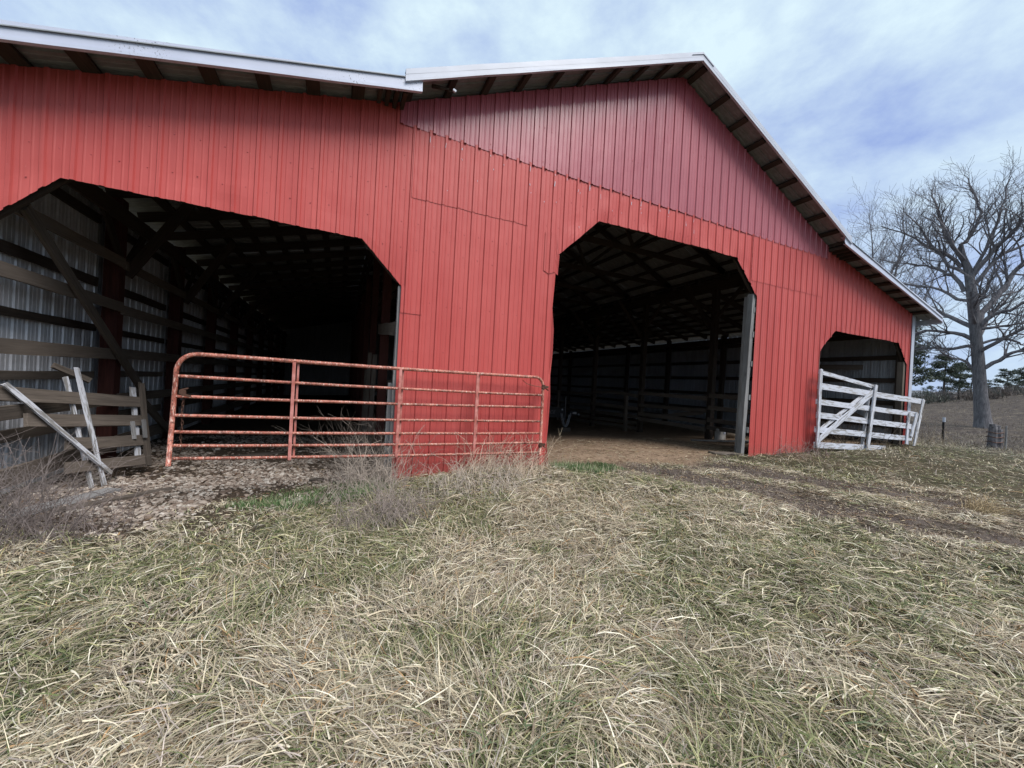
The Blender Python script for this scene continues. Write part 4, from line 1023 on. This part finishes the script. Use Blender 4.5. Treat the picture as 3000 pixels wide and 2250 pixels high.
# ------------------------------------------------------------------ posts in the field
e = empty('steel_fence_post', (22.0, 1.2, gz(22.0, 1.2)), 'dark steel fence post with a white cap in the field', 'fence post')
zb = gz(22.0, 1.2); mb = MB(); mb.box((22.0, 1.2, zb + 0.42), (0.05, 0.012, 0.95)); mb.box((22.0, 1.23, zb + 0.42), (0.012, 0.05, 0.95)); mb.build('post', M_BLACK, e)
mb = MB(); mb.tube([(22.0, 1.21, zb + 0.84), (22.0, 1.21, zb + 1.02)], 0.045, 8); mb.build('cap', M_WHITE_TRIM, e)
SX, SY = 20.6, -0.45
zb = gz(SX, SY); e = empty('old_corner_post', (SX, SY, zb), 'thick split grey post stump wrapped with wire right of the oak', 'fence post')
mb = MB()
for k, (dx_, dy_, hh, rr) in enumerate(((-0.10, 0, 0.80, 0.10), (0.03, 0.06, 0.88, 0.11), (0.12, -0.03, 0.84, 0.08), (-0.02, -0.1, 0.72, 0.09))):
    mb.tube([(SX + dx_ * 1.2, SY + dy_, zb - 0.1), (SX + dx_, SY + dy_, zb + hh * 0.5), (SX + dx_ * 0.9, SY + dy_, zb + hh)], [rr * 1.15, rr, rr * 0.85], 8)
mb.build('post', M_STUMP, e)
for z in (0.28, 0.45, 0.6):
    mb = MB(); mb.tube([(SX + 0.22 * math.cos(a), SY + 0.19 * math.sin(a), zb + z + 0.02 * math.sin(3 * a)) for a in np.linspace(0, 6.283, 15)], 0.012, 5, False); mb.build('wire_wrap', M_CHAIN, e)
mb = MB(); mb.tube([(20.9, -0.62, gz(20.9, -.62) - .1), (20.92, -0.62, gz(20.9, -.62) + 0.5), (20.9, -0.62, gz(20.9, -.62) + 0.86)], [0.03, 0.026, 0.022], 7)
tag(mb.build('thin_stake', M_JAMB), 'thin pale stake beside the split post stump', 'stake')
mb = MB(); mb.tube([(22.6, -1.75, gz(22.6, -1.75) - .1), (22.6, -1.75, gz(22.6, -1.75) + 0.9)], [0.06, 0.05], 8)
tag(mb.build('fence_post', M_DARKW), 'short dark fence post at the far right edge', 'fence post')

# ------------------------------------------------------------------ grass
def blades(n, seed, rmin, rmax, pw, az0, az1, segs, wscale=1.0, lush=False):
    rng = np.random.default_rng(seed)
    u = rng.random(n); r = rmin + (rmax - rmin) * u ** pw; az = rng.uniform(az0, az1, n)
    x = r * np.sin(az); y = -5.592 + r * np.cos(az)
    # gather part of the blades into tufts
    cell = 0.20; cxk = np.floor(x / cell); cyk = np.floor(y / cell)
    hx = vnoise(cxk * 1.37 + .5, cyk * 1.91 + .5, 31); hy = vnoise(cxk * 1.73 + .5, cyk * 1.21 + .5, 41)
    tx = (cxk + hx) * cell; ty = (cyk + hy) * cell
    isT = rng.random(n) < 0.32
    sp = rng.normal(0, 0.028, (n, 2))
    x = np.where(isT, tx + sp[:, 0], x); y = np.where(isT, ty + sp[:, 1], y)
    dirt, grav, mud = masks(x, y)
    nb = fbm(x * 1.3 + 3, y * 1.3, 77, 3); gr = 0.55 * fbm(x * 0.8 + 1, y * 0.8 + 9, 55, 3) + 0.45 * fbm(x * 2.3 + 4, y * 2.3, 58, 2); fl = fbm(x * 0.55 + 7, y * 0.55 + 2, 66, 2)
    inside = (x > XL - .05) & (x < XR + .02) & (y > 0.06)
    far = sstep(14, 22, x)
    prob = (1 - 0.985 * dirt) * (1 - 0.975 * grav) * (1 - 0.64 * mud) * (0.62 + 0.76 * np.clip(nb, 0, 1))
    rw = (x > 10.9) & (x < XR - .2) & (y > 0) & (y < 2.4)
    prob = np.where(inside & ~rw, 0, prob); prob = np.where(rw, 0.5, prob)
    green1 = np.exp(-(((x - 3.9) / 0.75) ** 2 + ((y + 0.35) / 0.45) ** 2) ** 1.5)
    green2 = np.exp(-(((x + 0.15) / 0.95) ** 2 + ((y + 0.40) / 0.36) ** 2) ** 1.5)
    green = np.maximum(green1, green2)
    prob = np.maximum(prob, green * (~inside))
    keep = rng.random(n) < prob
    if lush: keep = (green > 0.3) & ~inside
    x, y, gr, fl, green, isT, mud, far, r, rw, tx, ty, dirt, grav = [a[keep] for a in (x, y, gr, fl, green, isT, mud, far, r, rw, tx, ty, dirt, grav)]
    n = len(x)
    L = (0.055 + 0.20 * rng.random(n) ** 1.5) * (0.72 + 0.6 * fl)
    L = np.where(green > 0.35, rng.uniform(0.05, 0.13, n), L); L *= (1 - 0.55 * mud) * (1 - 0.5 * np.maximum(dirt, grav)) * (1 - 0.1 * far)
    flow = 2 * np.pi * fbm(x * 0.75 + 20, y * 0.75 + 4, 91, 2) * 2.6
    th = flow + rng.normal(0, 0.6, n)
    tth = np.arctan2(y - ty, x - tx) + rng.normal(0, 0.55, n)
    th = np.where(isT & (rng.random(n) < 0.75), tth, th)
    th = np.where(rng.random(n) < 0.34, rng.uniform(0, 6.283, n), th)
    flat = np.clip(1.5 * (1 - fl) - 0.15, 0, 1)
    e0 = np.where(isT, rng.uniform(0.3, 1.15, n), rng.uniform(-0.05, 0.52, n) * (1.2 - 0.8 * flat))
    e0 = e0 * (1 - 0.75 * mud); e0 = np.where(green > 0.35, rng.uniform(0.8, 1.5, n), e0); e0 = np.where(far > .5, rng.uniform(.5, 1.5, n), e0)
    bend = rng.uniform(0.3, 1.35, n); bend = np.where(green > 0.35, rng.uniform(0.0, 0.9, n), bend)
    e_end = np.maximum(e0 - bend, -0.75)
    wd = (0.0011 + 0.0026 * rng.random(n) ** 1.6) * (1 + 0.16 * np.maximum(r - 3.0, 0)) * wscale; wd = np.where(green > .35, wd * 0.7, wd)
    z0 = ground_z(x, y) - 0.01 + np.where(isT, 0, rng.random(n) ** 1.3 * 0.085 * (1 - 0.9 * mud))
    gzb = ground_z(x, y)
    K = segs; pts = np.zeros((n, K + 1, 3)); pts[:, 0] = np.stack([x, y, z0], 1)
    tw = rng.normal(0, 0.42, n)
    for k in range(K):
        f = (k + 0.5) / K; e = e0 + (e_end - e0) * f ** 1.2; tk = th + tw * f
        st = L / K
        pts[:, k + 1, 0] = pts[:, k, 0] + np.cos(tk) * np.cos(e) * st
        pts[:, k + 1, 1] = pts[:, k, 1] + np.sin(tk) * np.cos(e) * st
        pts[:, k + 1, 2] = np.maximum(pts[:, k, 2] + np.sin(e) * st, gzb + 0.006 + 0.02 * rng.random(n))
    # keep blades out of the siding
    hit = (pts[:, :, 1].max(1) > -0.02) & (y < 0) & (((x > .6) & (x < 3.4)) | ((x > 8.2) & (x < 11)))
    pts[:, :, 1] = np.where(hit[:, None], np.minimum(pts[:, :, 1], -0.035), pts[:, :, 1])
    side = np.stack([-np.sin(th), np.cos(th), rng.normal(0, 0.45, n)], 1); side /= np.linalg.norm(side, axis=1)[:, None]
    V = np.zeros((n, 2 * K + 1, 3))
    for k in range(K):
        ww = wd * (1 - 0.75 * (k / K) ** 1.6)
        V[:, 2 * k] = pts[:, k] - side * ww[:, None]; V[:, 2 * k + 1] = pts[:, k] + side * ww[:, None]
    V[:, 2 * K] = pts[:, K]
    base = (np.arange(n) * (2 * K + 1))[:, None]
    quads = np.concatenate([base + np.array([[2 * k, 2 * k + 1, 2 * k + 3, 2 * k + 2]]) for k in range(K - 1)]) if K > 1 else np.zeros((0, 4), int)
    tris = base + np.array([[2 * K - 2, 2 * K - 1, 2 * K]])
    # colour of each blade
    pal = np.array([(0.62, 0.54, 0.39), (0.52, 0.44, 0.31), (0.73, 0.67, 0.53), (0.33, 0.26, 0.19), (0.46, 0.39, 0.34), (0.38, 0.24, 0.12)])
    idx = rng.choice(6, n, p=[0.30, 0.24, 0.17, 0.15, 0.09, 0.05]); C = pal[idx]
    gp = np.clip(sstep(0.42, 0.62, gr) * 0.48 + 0.06 + 0.15 * isT, 0, 1) * (1 - 0.6 * mud) * (1 - 0.6 * far)
    isg = (rng.random(n) < gp) | (green > 0.4) & (rng.random(n) < 0.9)
    gpal = np.array([(0.125, 0.155, 0.058), (0.215, 0.235, 0.105), (0.075, 0.105, 0.048), (0.40, 0.38, 0.19)])
    C = np.where(isg[:, None], gpal[rng.choice(4, n, p=[.32, .3, .16, .22])], C)
    C = np.where((green > 0.4)[:, None] & isg[:, None], np.array([[0.075, 0.155, 0.045]]), C)
    C = np.where((mud > .45)[:, None] & ~isg[:, None], C * np.array([[0.62, 0.58, 0.58]]), C)
    pt = 0.55 + 0.9 * fbm(x * 0.12, y * 0.3, 15, 3)
    fc = 0.78 * pt[:, None] * np.array([(0.125, 0.102, 0.085), (0.085, 0.068, 0.062), (0.18, 0.15, 0.115)])[rng.choice(3, n)]
    C = C * (1 - 0.85 * far[:, None]) + fc * 0.85 * far[:, None]
    C = C * rng.uniform(0.5, 1.42, (n, 1))
    tipc = np.array([0.52, 0.45, 0.30]); CV = np.repeat(C[:, None, :], 2 * K + 1, 1)
    yb_ = (isg & (rng.random(n) < 0.5))
    CV[:, 2 * K - 2:, :] = np.where(yb_[:, None, None], CV[:, 2 * K - 2:, :] * 0.45 + tipc * 0.55, CV[:, 2 * K - 2:, :])
    return V.reshape(-1, 3), quads, tris, CV.reshape(-1, 3)
def grass_obj(name, label, *a, **k):
    V, q, t3, C = blades(*a, **k); me = mesh_np(name, V, [q, t3]); color_attr(me, C)
    return tag(obj(name, me, M_GRASS), label, 'grass', kind='stuff')
R_ = math.radians
grass_obj('field_grass', 'rough brown grass on the field and hillside behind the barn', 42000, 6, 18.0, 105.0, 1.5, R_(55), R_(95), 2, wscale=0.55)
grass_obj('meadow_grass', 'matted tan and green winter grass in the foreground', 395000, 3, 0.7, 9.0, 1.10, R_(-58), R_(108), 3)
grass_obj('pasture_grass', 'shorter dry grass running from the barn to the field', 138000, 4, 7.0, 30.0, 1.35, R_(-40), R_(98), 3, wscale=0.66)

grass_obj('lush_grass', 'short bright green grass growing at both sides of the red pier', 42000, 9, 4.6, 7.4, 1.0, R_(-13), R_(46), 3, wscale=0.9, lush=True)
# ------------------------------------------------------------------ gravel and leaves
def gravel_obj():
    rng = np.random.default_rng(8); n0 = 42000
    x = rng.uniform(-3.4, 0.75, n0); y = rng.uniform(-1.5, 5.5, n0); _, g, _ = masks(x, y)
    pr = g * (0.08 + 0.70 * sstep(0.42, 0.62, fbm(x * 1.1, y * 1.1, 13, 3))) * np.interp(y, [-1.5, 1.5, 5.5], [1, 0.9, 0.3]); k = rng.random(n0) < pr
    x, y = x[k], y[k]; n = len(x)
    ico = bmesh.new(); bmesh.ops.create_icosphere(ico, subdivisions=1, radius=1.0)
    iv = np.array([v.co[:] for v in ico.verts]); jf = np.array([[v.index for v in f.verts] for f in ico.faces]); ico.free()
    s = 0.011 + 0.024 * rng.random(n) ** 2.0; s = np.where(rng.random(n) < 0.02, s * 1.7, s)
    S = np.stack([s * rng.uniform(.8, 1.5, n), s * rng.uniform(.7, 1.2, n), s * rng.uniform(.3, .6, n)], 1)
    a = rng.uniform(0, 6.283, n); P = iv[None] * (1 + rng.normal(0, 0.16, (n, len(iv), 1))) * S[:, None]
    tl = rng.normal(0, .25, n)
    X = P[..., 0] * np.cos(a)[:, None] - P[..., 1] * np.sin(a)[:, None]; Y = P[..., 0] * np.sin(a)[:, None] + P[..., 1] * np.cos(a)[:, None]
    V = np.stack([X + x[:, None], Y + y[:, None], P[..., 2] + X * tl[:, None] + (ground_z(x, y) + S[:, 2] * 0.45)[:, None]], -1).reshape(-1, 3)
    F = (np.arange(n) * len(iv))[:, None, None] + jf[None]
    pal = np.array([(0.34, 0.285, 0.24), (0.24, 0.19, 0.155), (0.46, 0.41, 0.36), (0.15, 0.11, 0.085)]); C = pal[rng.choice(4, n, p=[.35, .3, .15, .2])] * rng.uniform(.8, 1.2, (n, 1))
    me = mesh_np('gravel', V, F.reshape(-1, 3)); color_attr(me, np.repeat(C, len(iv), 0))
    tag(obj('gravel', me, M_STONE), 'pale limestone gravel spread in the left opening', 'gravel', kind='stuff')
gravel_obj()
def litter():
    rng = np.random.default_rng(18); n0 = 15000
    x = rng.uniform(-3.3, 9.5, n0); y = rng.uniform(-5.0, 3.6, n0); d, g, mu = masks(x, y)
    k = rng.random(n0) < np.clip(d * 0.75 * (y < 3.4) + g * .3 + mu * .9 + 0.01, 0, 1) * np.where((y > 0.1) & (x > .9) & (x < 3.3), 0, 1); x, y = x[k], y[k]; n = len(x)
    L = rng.uniform(0.02, 0.10, n); wd = rng.uniform(0.0025, 0.008, n); a = rng.uniform(0, 6.283, n); z = ground_z(x, y) + 0.006
    d = np.stack([np.cos(a), np.sin(a), rng.normal(0, .12, n)], 1); s_ = np.stack([-np.sin(a), np.cos(a), rng.normal(0, .3, n)], 1); p = np.stack([x, y, z], 1)
    V = np.stack([p - d * L[:, None] - s_ * wd[:, None], p - d * L[:, None] * .3 + s_ * wd[:, None] * 1.2, p + d * L[:, None], p - d * L[:, None] * .2 - s_ * wd[:, None] + np.array([0, 0, .004])], 1)
    pal = np.array([(0.42, 0.33, 0.21), (0.28, 0.19, 0.11), (0.16, 0.09, 0.055), (0.50, 0.43, 0.31)]); C = pal[rng.choice(4, n)] * rng.uniform(.7, 1.2, (n, 1))
    me = mesh_np('straw_litter', V.reshape(-1, 3), np.arange(4 * n).reshape(-1, 4)); color_attr(me, np.repeat(C, 4, 0))
    tag(obj('straw_litter', me, M_LEAF), 'broken straw and leaf litter on the bare dirt', 'litter', kind='stuff')
litter()

# ------------------------------------------------------------------ dry weeds
def weed(name, c_, rad, h, n, seed, label, arch=1.0, twig=4, col=(0.22, 0.18, 0.155), rr=0.0028, lean=(0, 0), group=None, cat='weeds', ymax=None, kind=None):
    rng = np.random.default_rng(seed); br = []; cols = []
    for i in range(n):
        a = rng.uniform(0, 6.283); q = rad * math.sqrt(rng.random()); x, y = c_[0] + q * math.cos(a), c_[1] + q * math.sin(a) * 0.7
        if ymax is not None: y = min(y, ymax - 0.02)
        L = h * (0.3 + 0.95 * rng.random() ** 1.4); el = rng.uniform(0.7, 1.5); th = rng.uniform(0, 6.283)
        D = np.array([math.cos(th) * math.cos(el) + lean[0], math.sin(th) * math.cos(el) + lean[1], math.sin(el)]); D /= np.linalg.norm(D)
        P = [np.array([x, y, gz(x, y) - 0.02])]; K = 6
        for k in range(K):
            D = D + rng.normal(0, 0.10, 3) + np.array([0, 0, -0.13 * arch * (k / K) * 2]); D /= np.linalg.norm(D); q2 = P[-1] + D * L / K
            q2[2] = max(q2[2], gz(q2[0], q2[1]) + 0.01)
            if ymax is not None: q2[1] = min(q2[1], ymax)
            P.append(q2)
        P = np.array(P); r0 = rr * rng.uniform(0.7, 1.4); R = r0 * (1 - .7 * np.linspace(0, 1, K + 1)); br.append((P, R, 3)); cols.append(rng.uniform(.65, 1.35))
        for t_ in range(twig):
            k = rng.integers(2, K); d = P[k] - P[k - 1]; d /= np.linalg.norm(d); o = rng.normal(0, 1, 3); dd = d * .7 + o * 0.5; dd /= np.linalg.norm(dd); l2 = L * rng.uniform(.10, .3)
            e1 = P[k] + dd * l2 * .5; e2 = e1 + (dd + rng.normal(0, .3, 3) + np.array([0, 0, .1])) * l2 * .5
            if ymax is not None: e1[1] = min(e1[1], ymax); e2[1] = min(e2[1], ymax)
            br.append((np.array([P[k], e1, e2]), np.array([r0 * .55, r0 * .4, r0 * .22]), 3)); cols.append(rng.uniform(.65, 1.35))
    V, F = tube_batch(br); C = np.concatenate([np.tile(np.array(col) * c2, (len(p_) * s_, 1)) for (p_, _, s_), c2 in zip(br, cols)])
    me = mesh_np(name, V, F); color_attr(me, C); return tag(obj(name, me, M_WEED), label, cat, group, kind)
GW = 'clumps of dead weeds round the barn'
weed('dead_bush', (-2.85, -0.75), 0.80, 0.95, 330, 1, 'big tangled grey brush thicket at the left edge', 1.0, 6, (0.17, 0.14, 0.13), 0.003, group=GW)
weed('dead_bush', (-2.2, -0.95), 0.55, 0.55, 110, 2, 'low brush fringing the gravel at lower left', 1.1, 5, (0.16, 0.13, 0.12), 0.0026, group=GW)
weed('dead_bush', (0.45, 0.42), 0.42, 1.0, 130, 3, 'feathery dead weeds behind the red gate by the jamb', 1.0, 6, (0.24, 0.20, 0.17), 0.0026, lean=(-.25, 0), group=GW)
weed('dead_bush', (0.55, -0.28), 0.42, 0.75, 190, 4, 'pale dry stalks at the left foot of the red pier', 1.1, 4, (0.36, 0.30, 0.25), 0.003, group=GW, ymax=-0.04)
weed('dead_bush', (2.2, -0.30), 0.75, 0.62, 300, 5, 'bent straw stalks leaning on the red pier under the gate', 1.3, 2, (0.48, 0.38, 0.29), 0.0034, lean=(.35, 0), group=GW, ymax=-0.04)
weed('dead_bush', (0.55, -1.45), 0.50, 0.46, 300, 6, 'rounded grey-brown weed mound in front of the pier', 1.5, 5, (0.25, 0.205, 0.18), 0.0028, group=GW)
weed('dead_bush', (1.75, -0.85), 0.75, 0.40, 260, 12, 'flattened grey stalks in front of the pier', 2.0, 3, (0.40, 0.34, 0.29), 0.003, group=GW)
weed('dead_bush', (0.32, -0.62), 0.55, 0.34, 110, 14, 'purple-brown weed tangle between the green strip and the pier', 1.5, 5, (0.31, 0.25, 0.22), 0.0027, group=GW)
weed('dead_bush', (9.7, -0.35), 0.75, 0.55, 80, 7, 'wispy dead weeds at the foot of the right red wall', 1.2, 4, (0.30, 0.24, 0.21), 0.0035, group=GW, ymax=-0.04)
weed('dead_bush', (13.2, 0.75), 1.8, 0.9, 150, 8, 'tall dead weeds behind the white board gate', 0.9, 3, (0.14, 0.11, 0.085), 0.006, group=GW)
weed('dead_bush', (17.5, 0.6), 1.6, 0.75, 90, 13, 'brown stalks along the field edge past the white gate', 0.8, 3, (0.26, 0.21, 0.15), 0.006, group=GW)
spots = [(-1.7, -3.1, .42, 'dark bare stalk with side twigs left of the foreground'), (-1.9, -2.5, .32, 'short dark stalk in the grass at far left'), (2.75, -2.0, .34, 'thin dark stalk in the grass right of centre'), (3.25, -1.75, .30, 'second thin stalk further right in the grass'), (3.55, -0.1, .62, 'tall pale stalks by the right jamb of the pier'), (-0.6, -1.5, .40, 'dry stalk standing before the gravel edge')]
for i, (x, y, h, lb) in enumerate(spots):
    weed('weed_stalk', (x, y), 0.04, h, 3, 60 + i, lb, 0.3, 6, (0.10, 0.085, 0.075) if i != 4 else (0.45, 0.38, 0.26), 0.0026, group='single dead stalks in the grass', cat='stalk')
weed('hay_clump', (7.75, -3.55), 0.22, 0.42, 160, 77, 'torn clump of pale hay beside the muddy track', 2.6, 1, (0.42, 0.33, 0.20), 0.0036, lean=(.6, -.2), cat='hay')
